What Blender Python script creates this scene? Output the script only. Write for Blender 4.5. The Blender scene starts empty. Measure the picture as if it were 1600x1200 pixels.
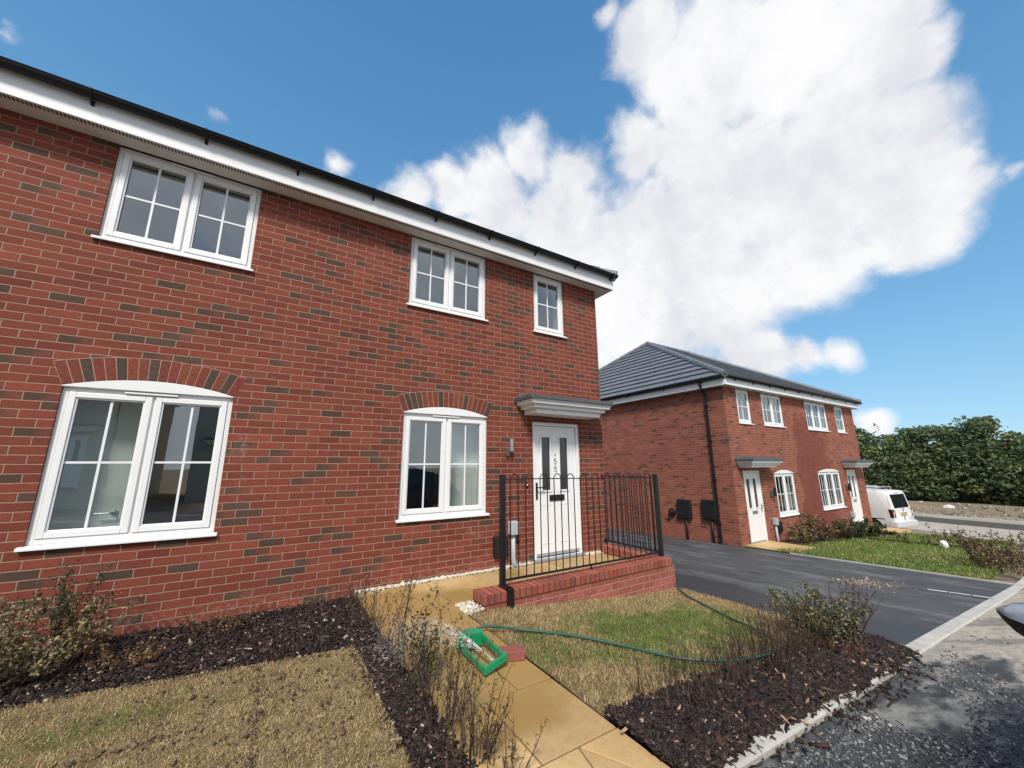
import bpy, math, random
import numpy as np
from mathutils import Vector, Matrix
from mathutils import noise as mnoise
rnd = random.Random(7)
rng = np.random.default_rng(11)
scene = bpy.context.scene
COL = scene.collection
OFF = {}

# ------------------------------------------------------------------ helpers
class MB:
    """collects vertices / faces of ONE mesh object (world or local coordinates)"""
    def __init__(s):
        s.v = []; s.f = []; s.c = []; s.col = None; s.fm = []; s.mi = 0
    def add(s, vs, fs):
        n = len(s.v); s.v += [tuple(p) for p in vs]; s.f += [tuple(n + i for i in f) for f in fs]
        s.fm += [s.mi] * len(fs)
        if s.col is not None or s.c:
            s.c += [s.col or (1, 1, 1)] * len(vs)
        return s
    def box(s, x0, x1, y0, y1, z0, z1):
        return s.add([(x0,y0,z0),(x1,y0,z0),(x1,y1,z0),(x0,y1,z0),(x0,y0,z1),(x1,y0,z1),(x1,y1,z1),(x0,y1,z1)],
              [(0,3,2,1),(4,5,6,7),(0,1,5,4),(1,2,6,5),(2,3,7,6),(3,0,4,7)])
    def quad(s, a, b, c, d): return s.add([a,b,c,d],[(0,1,2,3)])
    def tri(s, a, b, c): return s.add([a,b,c],[(0,1,2)])
    def prism(s, prof, f0, f1):
        """prof: closed list of 2D points; f0/f1 map a 2D point to 3D at either end"""
        n = len(prof)
        vs = [f0(*p) for p in prof] + [f1(*p) for p in prof]
        fs = [tuple(range(n))[::-1], tuple(range(n, 2*n))] + [(i,(i+1)%n,n+(i+1)%n,n+i) for i in range(n)]
        return s.add(vs, fs)
    def tube(s, pts, r, n=6, cap=True):
        pts = [Vector(p) for p in pts]
        rs = r if isinstance(r, (list, tuple)) else [r]*len(pts)
        vs = []; ref = None
        for i, p in enumerate(pts):
            t = (pts[min(i+1,len(pts)-1)] - pts[max(i-1,0)])
            t = t.normalized() if t.length > 1e-9 else Vector((0,0,1))
            if ref is None:
                ref = Vector((0,0,1)) if abs(t.z) < .9 else Vector((1,0,0))
            a = (ref - t*ref.dot(t))
            a = a.normalized() if a.length > 1e-6 else t.orthogonal().normalized()
            ref = a; b = t.cross(a)
            for k in range(n):
                q = 2*math.pi*k/n
                vs.append(p + (a*math.cos(q) + b*math.sin(q))*rs[i])
        fs = []
        for i in range(len(pts)-1):
            for k in range(n):
                fs.append((i*n+k, i*n+(k+1)%n, (i+1)*n+(k+1)%n, (i+1)*n+k))
        if cap:
            fs.append(tuple(range(n))[::-1]); fs.append(tuple((len(pts)-1)*n+k for k in range(n)))
        return s.add(vs, fs)
    def loft(s, rings, closed=True, caps=True):
        n = len(rings[0]); vs = [p for r in rings for p in r]; fs = []
        for i in range(len(rings)-1):
            for k in range(n if closed else n-1):
                fs.append((i*n+k, i*n+(k+1)%n, (i+1)*n+(k+1)%n, (i+1)*n+k))
        if caps:
            fs.append(tuple(range(n))[::-1]); fs.append(tuple((len(rings)-1)*n+k for k in range(n)))
        return s.add(vs, fs)

def tag(o, label=None, cat=None, group=None, kind=None):
    if label: o['label'] = label
    if cat: o['category'] = cat
    if group: o['group'] = group
    if kind: o['kind'] = kind
    return o

def obj(name, mb, mat, parent=None, smooth=False, bevel=0, seg=1, recalc=False):
    me = bpy.data.meshes.new(name)
    off = OFF.get(parent.name, Vector((0,0,0))) if parent else Vector((0,0,0))
    me.from_pydata([(p[0]-off.x, p[1]-off.y, p[2]-off.z) for p in mb.v], [], mb.f)
    if mb.c:
        at = me.attributes.new('Col', 'FLOAT_COLOR', 'POINT')
        at.data.foreach_set('color', np.array([(c[0],c[1],c[2],1) for c in mb.c], dtype=np.float32).ravel())
    if recalc:
        import bmesh
        bm = bmesh.new(); bm.from_mesh(me); bmesh.ops.recalc_face_normals(bm, faces=bm.faces); bm.to_mesh(me); bm.free()
    me.validate(); me.update()
    mats = mat if isinstance(mat, (list, tuple)) else [mat]
    for m in mats: me.materials.append(m)
    if len(mats) > 1 and len(me.polygons) == len(mb.fm): me.polygons.foreach_set('material_index', mb.fm)
    if smooth:
        me.polygons.foreach_set('use_smooth', [True]*len(me.polygons))
        if recalc: me.set_sharp_from_angle(angle=.75)
    o = bpy.data.objects.new(name, me); COL.objects.link(o)
    if parent:
        o.parent = parent
        OFF[o.name] = off
    if bevel:
        b = o.modifiers.new('Bevel', 'BEVEL'); b.width = bevel; b.segments = seg; b.limit_method = 'ANGLE'; b.angle_limit = .6
    return o

def np_obj(name, verts, faces, cols, mat, parent=None, smooth=False):
    """fast path: verts (N,3), faces (M,k) constant k, cols (N,3)"""
    me = bpy.data.meshes.new(name)
    off = OFF.get(parent.name, Vector((0,0,0))) if parent else Vector((0,0,0))
    verts = np.asarray(verts, np.float32) - np.array(off, np.float32)
    faces = np.asarray(faces, np.int32); k = faces.shape[1]
    me.vertices.add(len(verts)); me.vertices.foreach_set('co', verts.ravel())
    me.loops.add(faces.size); me.loops.foreach_set('vertex_index', faces.ravel())
    me.polygons.add(len(faces)); me.polygons.foreach_set('loop_start', np.arange(0, faces.size, k, dtype=np.int32))
    try: me.polygons.foreach_set('loop_total', np.full(len(faces), k, np.int32))
    except Exception: pass
    if cols is not None:
        at = me.attributes.new('Col', 'FLOAT_COLOR', 'POINT')
        at.data.foreach_set('color', np.concatenate([cols, np.ones((len(cols),1))],1).astype(np.float32).ravel())
    me.update(calc_edges=True); me.validate()
    me.materials.append(mat)
    if smooth: me.polygons.foreach_set('use_smooth', [True]*len(me.polygons))
    o = bpy.data.objects.new(name, me); COL.objects.link(o)
    if parent: o.parent = parent; OFF[o.name] = off
    return o

def empty(name, loc=(0,0,0), label=None, cat=None, group=None):
    o = bpy.data.objects.new(name, None); COL.objects.link(o); o.location = loc
    o.empty_display_size = .2
    OFF[o.name] = Vector(loc)
    return tag(o, label, cat, group)

def copy_tree(o, parent=None):
    c = o.copy(); COL.objects.link(c)
    if parent: c.parent = parent
    for ch in [x for x in bpy.data.objects if x.parent == o]: copy_tree(ch, c)
    return c

def lerp(a, b, t): return a + (b-a)*t
def sstep(a, b, x):
    t = min(1, max(0, (x-a)/(b-a))); return t*t*(3-2*t)

# ------------------------------------------------------------------ materials
class NT:
    def __init__(s, name):
        s.m = bpy.data.materials.new(name); s.m.use_nodes = True
        s.t = s.m.node_tree; s.n = s.t.nodes; s.l = s.t.links
        s.n.clear(); s.out = s.n.new('ShaderNodeOutputMaterial')
    def node(s, typ, **kw):
        n = s.n.new(typ)
        for k, v in kw.items(): setattr(n, k, v)
        return n
    def link(s, a, b): s.l.new(a, b)
    def val(s, inp, v):
        if hasattr(v, 'is_linked') or isinstance(v, bpy.types.NodeSocket): s.l.new(v, inp)
        else: inp.default_value = v
    def math(s, op, a, b=0.0, c=0.0):
        n = s.n.new('ShaderNodeMath'); n.operation = op
        s.val(n.inputs[0], a); s.val(n.inputs[1], b)
        if op in ('MULTIPLY_ADD','SMOOTH_MAX','SMOOTH_MIN','COMPARE'): s.val(n.inputs[2], c)
        return n.outputs[0]
    def mix(s, f, a, b, blend='MIX'):
        n = s.n.new('ShaderNodeMix'); n.data_type = 'RGBA'; n.blend_type = blend
        s.val(n.inputs[0], f)
        for i, v in ((6,a),(7,b)):
            if isinstance(v, bpy.types.NodeSocket): s.l.new(v, n.inputs[i])
            else: n.inputs[i].default_value = (*v, 1) if len(v)==3 else v
        return n.outputs[2]
    def mixf(s, f, a, b):
        n = s.n.new('ShaderNodeMix'); n.data_type = 'FLOAT'
        s.val(n.inputs[0], f); s.val(n.inputs[2], a); s.val(n.inputs[3], b); return n.outputs[0]
    def noise(s, vec, scale, detail=4, rough=.55, out='Fac'):
        n = s.n.new('ShaderNodeTexNoise'); s.l.new(vec, n.inputs['Vector'])
        n.inputs['Scale'].default_value = scale; n.inputs['Detail'].default_value = detail; n.inputs['Roughness'].default_value = rough
        return n.outputs[out]
    def ramp(s, f, a, b, lo=0.0, hi=1.0, smooth=True):
        n = s.n.new('ShaderNodeMapRange'); n.interpolation_type = 'SMOOTHSTEP' if smooth else 'LINEAR'
        s.val(n.inputs[0], f); n.inputs[1].default_value = a; n.inputs[2].default_value = b
        n.inputs[3].default_value = lo; n.inputs[4].default_value = hi
        return n.outputs[0]
    def obj(s): 
        s.tc = s.n.new('ShaderNodeTexCoord'); return s.tc.outputs['Object']
    def sep(s, v):
        n = s.n.new('ShaderNodeSeparateXYZ'); s.l.new(v, n.inputs[0]); return n.outputs
    def comb(s, x, y=0.0, z=0.0):
        n = s.n.new('ShaderNodeCombineXYZ'); s.val(n.inputs[0], x); s.val(n.inputs[1], y); s.val(n.inputs[2], z); return n.outputs[0]
    def bump(s, h, dist=.01, strength=1.0):
        n = s.n.new('ShaderNodeBump'); s.l.new(h, n.inputs['Height']); n.inputs['Distance'].default_value = dist
        n.inputs['Strength'].default_value = strength; return n.outputs[0]
    def bsdf(s, color, rough=.6, normal=None, metallic=0.0, spec=.5):
        b = s.n.new('ShaderNodeBsdfPrincipled')
        if isinstance(color, bpy.types.NodeSocket): s.l.new(color, b.inputs['Base Color'])
        else: b.inputs['Base Color'].default_value = (*color, 1)
        s.val(b.inputs['Roughness'], rough); b.inputs['Metallic'].default_value = metallic
        b.inputs['Specular IOR Level'].default_value = spec
        if normal is not None: s.l.new(normal, b.inputs['Normal'])
        s.l.new(b.outputs[0], s.out.inputs[0]); s.b = b
        return b

def simple(name, color, rough=.5, var=.12, scale=6, bump=0, bscale=60, metallic=0, spec=.5):
    t = NT(name); o = t.obj()
    n1 = t.noise(o, scale, 5); n2 = t.noise(o, scale*9, 3)
    f = t.math('ADD', t.math('MULTIPLY', n1, .65), t.math('MULTIPLY', n2, .35))
    k = t.ramp(f, .25, .75, 1-var, 1+var, False)
    c = t.mix(1.0, color, t.comb(k, k, k), 'MULTIPLY')
    r = t.ramp(n1, .3, .7, max(.03, rough-.08), min(1, rough+.1), False)
    nm = t.bump(t.noise(o, bscale, 4), bump) if bump else None
    t.bsdf(c, r, nm, metallic, spec); return t.m

def attr_mat(name, rough=.8, var=.15, trans=0.0, scale=30, spec=.3):
    t = NT(name); o = t.obj()
    a = t.node('ShaderNodeAttribute', attribute_name='Col')
    k = t.ramp(t.noise(o, scale, 3), .3, .7, 1-var, 1+var, False)
    c = t.mix(1.0, a.outputs['Color'], t.comb(k,k,k), 'MULTIPLY')
    b = t.bsdf(c, rough, None, 0, spec)
    if trans:
        tr = t.node('ShaderNodeBsdfTranslucent'); t.link(c, tr.inputs['Color'])
        mx = t.node('ShaderNodeMixShader'); mx.inputs[0].default_value = trans
        t.link(b.outputs[0], mx.inputs[1]); t.link(tr.outputs[0], mx.inputs[2]); t.link(mx.outputs[0], t.out.inputs[0])
    return t.m

def brick_mat(name, c1, c2, dark, mortar, darkfrac=.2, bw=.225, bh=.075, z0=.042, bond=.5, patch=None, pale=.42, cluster=.42, mort=.0049):
    t = NT(name); o = t.obj()
    x, y, z = t.sep(o)
    nx, ny, nz = t.sep(t.tc.outputs['Normal'])
    isx = t.math('GREATER_THAN', t.math('ABSOLUTE', nx), .5)
    isz = t.math('GREATER_THAN', t.math('ABSOLUTE', nz), .5)
    u = t.mixf(isx, x, y)
    v = t.mixf(isz, t.math('SUBTRACT', z, z0), bh*.5)
    wob = t.math('MULTIPLY', t.math('SUBTRACT', t.noise(o, 9, 2), .5), .006)
    v = t.math('ADD', v, wob)
    row = t.math('FLOOR', t.math('DIVIDE', v, bh))
    sh = t.math('MULTIPLY', t.math('FLOORED_MODULO', row, 2.0), bond)
    U = t.math('ADD', t.math('ADD', t.math('DIVIDE', u, bw), sh), t.math('MULTIPLY', isx, .37))
    cI = t.math('FLOOR', U); fu = t.math('FRACT', U); fv = t.math('FRACT', t.math('DIVIDE', v, bh))
    mu = t.math('MULTIPLY', t.math('MINIMUM', fu, t.math('SUBTRACT', 1.0, fu)), bw)
    mv = t.math('MULTIPLY', t.math('MINIMUM', fv, t.math('SUBTRACT', 1.0, fv)), bh)
    d = t.math('ADD', t.math('MINIMUM', mu, mv), t.math('MULTIPLY', t.math('SUBTRACT', t.noise(o, 55, 4), .5), .0055))
    mask = t.ramp(d, mort-.0018, mort+.0018)
    wn = t.node('ShaderNodeTexWhiteNoise', noise_dimensions='3D')
    t.link(t.comb(cI, row, t.math('MULTIPLY', isx, 13.0)), wn.inputs['Vector'])
    r1 = wn.outputs['Value']; rs = t.sep(wn.outputs['Color'])
    cl = t.noise(t.comb(t.math('MULTIPLY', cI, .21), t.math('MULTIPLY', row, .2), 3.0), 1.0, 2)
    dsel = t.math('ADD', r1, t.math('MULTIPLY', t.math('SUBTRACT', cl, .5), cluster*2))
    isd = t.ramp(dsel, 1-darkfrac-.015, 1-darkfrac+.015)
    # some dark bricks fade out along their length
    fade = t.ramp(t.math('ADD', fu, t.math('MULTIPLY', t.noise(o, 14, 2), .5)), .55, 1.1, 1.0, .35)
    isd = t.math('MULTIPLY', isd, t.mixf(t.math('GREATER_THAN', rs[1], .45), 1.0, fade))
    c = t.mix(rs[0], c1, c2)
    c = t.mix(t.math('MULTIPLY', isd, .92), c, dark)
    tone = t.ramp(rs[2], 0, 1, .86, 1.14, False)
    c = t.mix(1.0, c, t.comb(tone, tone, tone), 'MULTIPLY')
    n1 = t.noise(o, 38, 5, .65); k = t.ramp(n1, .25, .75, .78, 1.2, False)
    c = t.mix(1.0, c, t.comb(k, k, k), 'MULTIPLY')
    big = t.noise(o, .55, 4); kb = t.ramp(big, .3, .7, .88, 1.1, False)
    c = t.mix(1.0, c, t.comb(kb, kb, kb), 'MULTIPLY')
    mc = t.mix(t.noise(o, 3.5, 4), tuple(q*.72 for q in mortar), tuple(min(1,q*1.12) for q in mortar))
    c = t.mix(mask, mc, c)
    if pale:
        e = t.math('MULTIPLY', t.ramp(t.noise(o, 1.1, 6, .7), .60, .78), t.ramp(t.noise(o, 22, 4), .4, .7))
        c = t.mix(t.math('MULTIPLY', e, pale), c, (.55, .42, .38))
        # splash zone at the foot of the wall
        ft = t.math('MULTIPLY', t.ramp(t.math('ADD', z, t.math('MULTIPLY', t.noise(o, 2.2, 4), .35)), .10, .42, 1.0, 0.0), t.ramp(t.noise(o, 26, 5), .45, .7))
        c = t.mix(t.math('MULTIPLY', ft, .38), c, (.52, .33, .27))
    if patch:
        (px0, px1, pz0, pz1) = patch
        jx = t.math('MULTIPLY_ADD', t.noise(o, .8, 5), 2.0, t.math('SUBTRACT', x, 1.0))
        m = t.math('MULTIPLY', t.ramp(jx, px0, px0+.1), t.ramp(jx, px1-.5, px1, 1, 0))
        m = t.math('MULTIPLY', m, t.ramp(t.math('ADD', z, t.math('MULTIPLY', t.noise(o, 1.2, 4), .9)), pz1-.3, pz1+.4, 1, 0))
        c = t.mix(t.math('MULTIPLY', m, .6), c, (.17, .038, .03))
    hgt = t.math('ADD', t.math('MULTIPLY', mask, 1.0), t.math('MULTIPLY', n1, .35))
    nm = t.bump(hgt, .0055, .9)
    t.bsdf(c, t.ramp(n1, .3, .7, .72, .92, False), nm, 0, .25)
    return t.m

M = {}
RED1, RED2, DK, MOR = (.185,.046,.030), (.240,.062,.039), (.080,.055,.040), (.37,.225,.165)
M['brick'] = brick_mat('red_brick_wall', RED1, RED2, DK, MOR, .175)
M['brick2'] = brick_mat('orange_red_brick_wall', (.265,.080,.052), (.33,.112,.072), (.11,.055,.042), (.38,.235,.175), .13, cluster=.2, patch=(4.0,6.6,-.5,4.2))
M['brick_low'] = brick_mat('garden_wall_brick', (.31,.088,.060), (.37,.115,.08), (.24,.07,.055), (.45,.27,.22), .12, z0=.012, pale=.5)
M['brick_cap'] = brick_mat('brick_on_edge', (.31,.085,.058), (.37,.115,.08), (.22,.07,.055), (.13,.065,.05), .18, bw=.075, bh=.103, z0=.0125, bond=0, pale=.35, mort=.0062)
M['voussoir'] = attr_mat('arch_bricks', .8, .22, 0, 40)
M['mortar'] = simple('mortar', MOR, .9, .2, 20)
M['pvc'] = simple('white_pvc', (.85,.86,.865), .32, .035, 4)
M['pvc2'] = simple('white_fascia_board', (.82,.83,.84), .38, .05, 3)
M['bar'] = simple('white_glazing_bar', (.82,.83,.84), .3, .03)
M['seal'] = simple('dark_rubber_seal', (.03,.03,.032), .6, .1)
M['soffit'] = simple('soffit_board', (.70,.69,.66), .5, .06, 3)
M['gutter'] = simple('black_gutter', (.009,.010,.012), .5, .2, 8, spec=.3)
M['black'] = simple('black_painted_metal', (.010,.010,.012), .42, .25, 20)
M['blackplastic'] = simple('black_plastic', (.011,.011,.013), .55, .2, 10)
M['grey'] = simple('grey_plastic', (.42,.45,.49), .45, .08, 8)
M['lead'] = simple('grey_roofing', (.085,.098,.108), .5, .15, 7, .004, 25)
M['steel'] = simple('brushed_steel', (.62,.62,.62), .28, .08, 30, metallic=.9)
M['tile'] = simple('grey_roof_tile', (.145,.162,.185), .45, .22, 1.6, .003, 40)
M['tiledark'] = simple('grey_ridge_tile', (.15,.165,.19), .6, .2, 3, .003, 40)
M['plaster'] = simple('painted_plaster', (.78,.79,.76), .8, .05, 2)
M['floor'] = simple('interior_floor', (.22,.18,.15), .6, .15, 3)
M['innerdoor'] = simple('white_interior_door', (.74,.75,.72), .4, .04, 3)
M['leaf'] = attr_mat('foliage', .55, .2, .25, 25)
M['stem'] = attr_mat('twig_bark', .85, .2, 0, 40)
M['grass'] = attr_mat('grass_blades', .75, .2, .2, 6, .2)
M['bark'] = attr_mat('bark_chips', .75, .3, 0, 60, .35)
M['stone'] = attr_mat('stones', .8, .2, 0, 60)
M['hose'] = simple('green_hose', (.018,.085,.062), .4, .15, 25)
M['green'] = simple('green_plastic', (.008,.26,.105), .32, .1, 20)
M['alu'] = simple('aluminium_tube', (.6,.62,.62), .35, .1, 40, metallic=.6)
M['paving'] = None

def glass_mat(name, tint=(.86,.9,.89), ior=2.0):
    t = NT(name)
    fr = t.node('ShaderNodeFresnel'); fr.inputs['IOR'].default_value = ior
    o = t.obj()
    gl = t.node('ShaderNodeBsdfGlossy'); gl.inputs['Roughness'].default_value = 0.0; gl.inputs['Color'].default_value = (.95,.97,1,1)
    nm = t.bump(t.noise(o, 1.3, 2), .004, .25); t.link(nm, gl.inputs['Normal'])
    tr = t.node('ShaderNodeBsdfTransparent'); tr.inputs['Color'].default_value = (*tint, 1)
    ge = t.node('ShaderNodeNewGeometry'); fac = t.math('MULTIPLY', fr.outputs[0], t.math('SUBTRACT', 1.0, ge.outputs['Backfacing']))
    mx = t.node('ShaderNodeMixShader'); t.link(fac, mx.inputs[0]); t.link(tr.outputs[0], mx.inputs[1]); t.link(gl.outputs[0], mx.inputs[2])
    t.link(mx.outputs[0], t.out.inputs[0]); return t.m
M['glass'] = glass_mat('window_glass', (.88,.92,.92), 2.9)
M['darkglass'] = simple('tinted_glass', (.012,.015,.018), .06, .05, 3, spec=.9)
M['obscure'] = simple('dark_obscure_glass', (.025,.03,.035), .12, .1, 30, .0008, 220, spec=.9)

def paving_mat():
    t = NT('buff_paving'); o = t.obj()
    n1 = t.noise(o, 1.7, 6, .6); n2 = t.noise(o, 42, 5, .7); n3 = t.noise(o, 7, 4)
    c = t.mix(t.ramp(n1, .3, .7), (.43,.285,.122), (.56,.39,.19))
    c = t.mix(t.math('MULTIPLY', t.ramp(n3, .5, .75), .45), c, (.33,.20,.075))
    k = t.ramp(n2, .25, .75, .88, 1.12, False); c = t.mix(1.0, c, t.comb(k,k,k), 'MULTIPLY')
    gi = t.node('ShaderNodeNewGeometry'); ti = t.ramp(gi.outputs['Random Per Island'], 0, 1, .86, 1.12, False); c = t.mix(1.0, c, t.comb(ti,ti,ti), 'MULTIPLY')
    sp = t.ramp(t.noise(o, 75, 3), .70, .76); c = t.mix(t.math('MULTIPLY', sp, .5), c, (.16,.10,.05))
    x, y, z = t.sep(o)
    # damp area around the sprinkler
    dx = t.math('SUBTRACT', x, 1.3); dy = t.math('ADD', y, 1.5)
    r = t.math('SQRT', t.math('ADD', t.math('MULTIPLY', dx, dx), t.math('MULTIPLY', t.math('MULTIPLY', dy, dy), .45)))
    wet = t.ramp(t.math('ADD', r, t.math('MULTIPLY', t.math('SUBTRACT', n1, .5), .7)), .75, 1.1, 1, 0)
    c = t.mix(t.math('MULTIPLY', wet, .7), c, (.29,.18,.048))
    rr = t.mixf(wet, t.ramp(n2, .3, .7, .75, .9), .42)
    t.bsdf(c, rr, t.bump(n2, .0018), 0, .35); return t.m
M['paving'] = paving_mat()

def tarmac_mat():
    t = NT('drive_tarmac'); o = t.obj(); x, y, z = t.sep(o)
    n1 = t.noise(o, .7, 6, .65); n2 = t.noise(o, 160, 3, .7); n3 = t.noise(t.comb(t.math('MULTIPLY', x, .9), t.math('MULTIPLY', y, .28), z), 3.0, 6, .7)
    c = t.mix(t.ramp(n1, .3, .7), (.047,.048,.050), (.084,.084,.084))
    c = t.mix(t.math('MULTIPLY', t.ramp(n3, .47, .68), .85), c, (.165,.168,.170))
    k = t.ramp(n2, .2, .8, .7, 1.3, False); c = t.mix(1.0, c, t.comb(k,k,k), 'MULTIPLY')
    # damp tarmac along the edge of the lawn
    e = t.math('ADD', t.math('SUBTRACT', x, 5.95), t.math('MULTIPLY', t.math('SUBTRACT', t.noise(o, 1.6, 5), .5), .75))
    wet = t.math('MULTIPLY', t.ramp(e, -.05, .05, 1, 0), t.ramp(t.math('ADD', y, t.math('MULTIPLY', n1, .6)), .3, .7, 1, 0))
    c = t.mix(t.math('MULTIPLY', wet, .85), c, (.034,.038,.045))
    t.bsdf(c, t.mixf(wet, t.ramp(n3, .3, .7, .62, .8), .5), t.bump(n2, .003, .7), 0, .4); return t.m
M['tarmac'] = tarmac_mat()

def road_mat():
    t = NT('dusty_road'); o = t.obj(); x, y, z = t.sep(o)
    st = t.comb(t.math('MULTIPLY', x, .55), t.math('MULTIPLY', y, 1.25), z)
    n1 = t.noise(st, 1.15, 7, .62); n2 = t.noise(o, 130, 4, .75); n3 = t.noise(st, 5.5, 6, .7)
    c = t.mix(t.ramp(n3, .3, .7), (.050,.054,.058), (.10,.102,.104))
    s = t.math('ADD', t.math('ADD', n1, t.math('MULTIPLY', t.math('SUBTRACT', n3, .5), .35)), t.ramp(x, 2.4, 6.5, -.05, .30, False))
    s = t.math('ADD', s, t.ramp(y, -5.2, -4.0, .05, 0.0, False))
    dust = t.ramp(s, .52, .62)
    dc = t.mix(t.ramp(x, 3.0, 6.5), (.27,.265,.245), (.42,.37,.30))
    c = t.mix(t.math('MULTIPLY', dust, .92), c, dc)
    n5 = t.noise(st, 16, 6, .7); k5 = t.ramp(n5, .3, .7, .68, 1.25, False); c = t.mix(1.0, c, t.comb(k5,k5,k5), 'MULTIPLY')
    tr = t.ramp(t.noise(t.comb(t.math('MULTIPLY', x, .35), t.math('MULTIPLY_ADD', x, .9, t.math('MULTIPLY', y, 2.6)), z), 2.2, 5, .6), .50, .62); c = t.mix(t.math('MULTIPLY', tr, .55), c, (.085,.086,.086))
    k = t.ramp(n2, .2, .8, .72, 1.28, False); c = t.mix(1.0, c, t.comb(k,k,k), 'MULTIPLY')
    t.bsdf(c, .85, t.bump(n2, .004, .8), 0, .25); return t.m
M['road'] = road_mat()

def soil_mat(name, a, b, scale, bumpd=.02, stones=0.0):
    t = NT(name); o = t.obj()
    n1 = t.noise(o, scale, 7, .65); n2 = t.noise(o, scale*14, 5, .7)
    c = t.mix(t.ramp(n1, .32, .68), a, b); k = t.ramp(n2, .25, .75, .7, 1.3, False)
    c = t.mix(1.0, c, t.comb(k,k,k), 'MULTIPLY')
    if stones: c = t.mix(t.math('MULTIPLY', t.ramp(t.noise(o, scale*9, 3), .68, .74), stones), c, (.55,.53,.48))
    t.bsdf(c, .95, t.bump(t.math('ADD', n1, n2), bumpd), 0, .15); return t.m
M['field'] = soil_mat('bare_field', (.215,.165,.11), (.30,.24,.165), .35, .05, .5)
M['lawnsoil'] = soil_mat('dry_turf', (.15,.105,.058), (.31,.225,.125), 5.5, .02)
M['greensoil'] = soil_mat('green_turf', (.075,.125,.03), (.15,.20,.06), 1.6, .012)
M['bedsoil'] = soil_mat('bed_soil', (.035,.025,.019), (.07,.048,.036), 5, .02)
M['kerb'] = simple('concrete_kerb', (.47,.45,.41), .85, .25, 5, .003, 90)
M['paleroad'] = soil_mat('pale_road', (.36,.325,.275), (.43,.39,.335), .6, .01)
M['verge'] = soil_mat('pale_pavement', (.29,.26,.215), (.38,.345,.295), .8, .01)
M['marking'] = simple('white_line_paint', (.55,.57,.58), .7, .3, 8)

# ------------------------------------------------------------------ camera
CAMP = Vector((0.0, -4.8198, 1.3617))
def cam_setup():
    R = Matrix(((.8509,-.1045,-.5149),(-.5254,-.1798,-.8317),(-.0056,.9781,-.2079)))  # columns: right, up, back
    R = R.to_quaternion().to_matrix().to_4x4(); R.translation = CAMP
    cd = bpy.data.cameras.new('camera'); co = bpy.data.objects.new('camera', cd); COL.objects.link(co)
    co.matrix_world = R
    cd.sensor_fit = 'HORIZONTAL'; cd.sensor_width = 36; cd.lens = 36*596.59/1600
    cd.clip_start = .05; cd.clip_end = 3000
    scene.camera = co
cam_setup()
RX = np.array([.8509,-.5254,-.0056]); UX = np.array([-.1045,-.1798,.9781]); FX = np.array([.5149,.8317,.2079])
def pdir(px, py):
    """world direction of a point of the photograph (used only to place clouds round the sky)"""
    d = RX*((px-800)/596.59) - UX*((py-600)/596.59) + FX
    return d/np.linalg.norm(d)

# ------------------------------------------------------------------ terrain
BX = [-400,1.6,4.9,11,19.5,21.5,24,27,400]; BZ = [0,0,-.24,-.685,-.98,-1.3,-1.36,-1.3,-1.3]
def G(x, y):
    b = float(np.interp(x, BX, BZ)); yy = min(6.0, max(-3.4, y))
    return b - .03*(yy+3.4)*sstep(1.7, 4, x)*(1-sstep(20, 24, x))

def sheet(name, mat, xs, ys, zf, label=None, kind='structure', cat=None, skirt=0, bounds=None):
    mb = MB(); nx, ny = len(xs), len(ys)
    mb.v = [(x + (bounds(x,y) if bounds else 0), y, zf(x,y)) for y in ys for x in xs]
    mb.f = [(j*nx+i, j*nx+i+1, (j+1)*nx+i+1, (j+1)*nx+i) for j in range(ny-1) for i in range(nx-1)]
    if skirt:
        ring = [(i,0) for i in range(nx)] + [(nx-1,j) for j in range(1,ny)] + [(i,ny-1) for i in range(nx-2,-1,-1)] + [(0,j) for j in range(ny-2,0,-1)]
        n0 = len(mb.v); idx = [j*nx+i for i,j in ring]
        mb.v += [(mb.v[k][0], mb.v[k][1], mb.v[k][2]-skirt) for k in idx]
        m = len(idx)
        mb.f += [(idx[q], n0+q, n0+(q+1)%m, idx[(q+1)%m])[::-1] for q in range(m)]
    o = obj(name, mb, mat, None, True)
    return tag(o, label, cat, None, kind)
def arange(a, b, st):
    n = max(1, int(round((b-a)/st))); return [a+(b-a)*i/n for i in range(n+1)]
def hn(x, y, s, a): return (mnoise.noise(Vector((x*s, y*s, 1.7))))*a

gx = [-400,-150,-60,-25,-12] + arange(-8, 32, 1.0) + [36,42,50,65,90,150,400]
gy = [-400,-150,-60,-30] + arange(-20, 20, 1.0) + [30,60,150,400]
sheet('ground', M['field'], gx, gy, lambda x,y: G(x,y) - .14 + (hn(x,y,.35,.09) if x > 29 else 0), 'bare brown field and ground')

def road_drop(x): return lerp(.032,.004,sstep(4.2,5.6,x))
def kerb_y(x): return -3.57 + .018*(min(max(x, -6), 13)-2)
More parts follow.
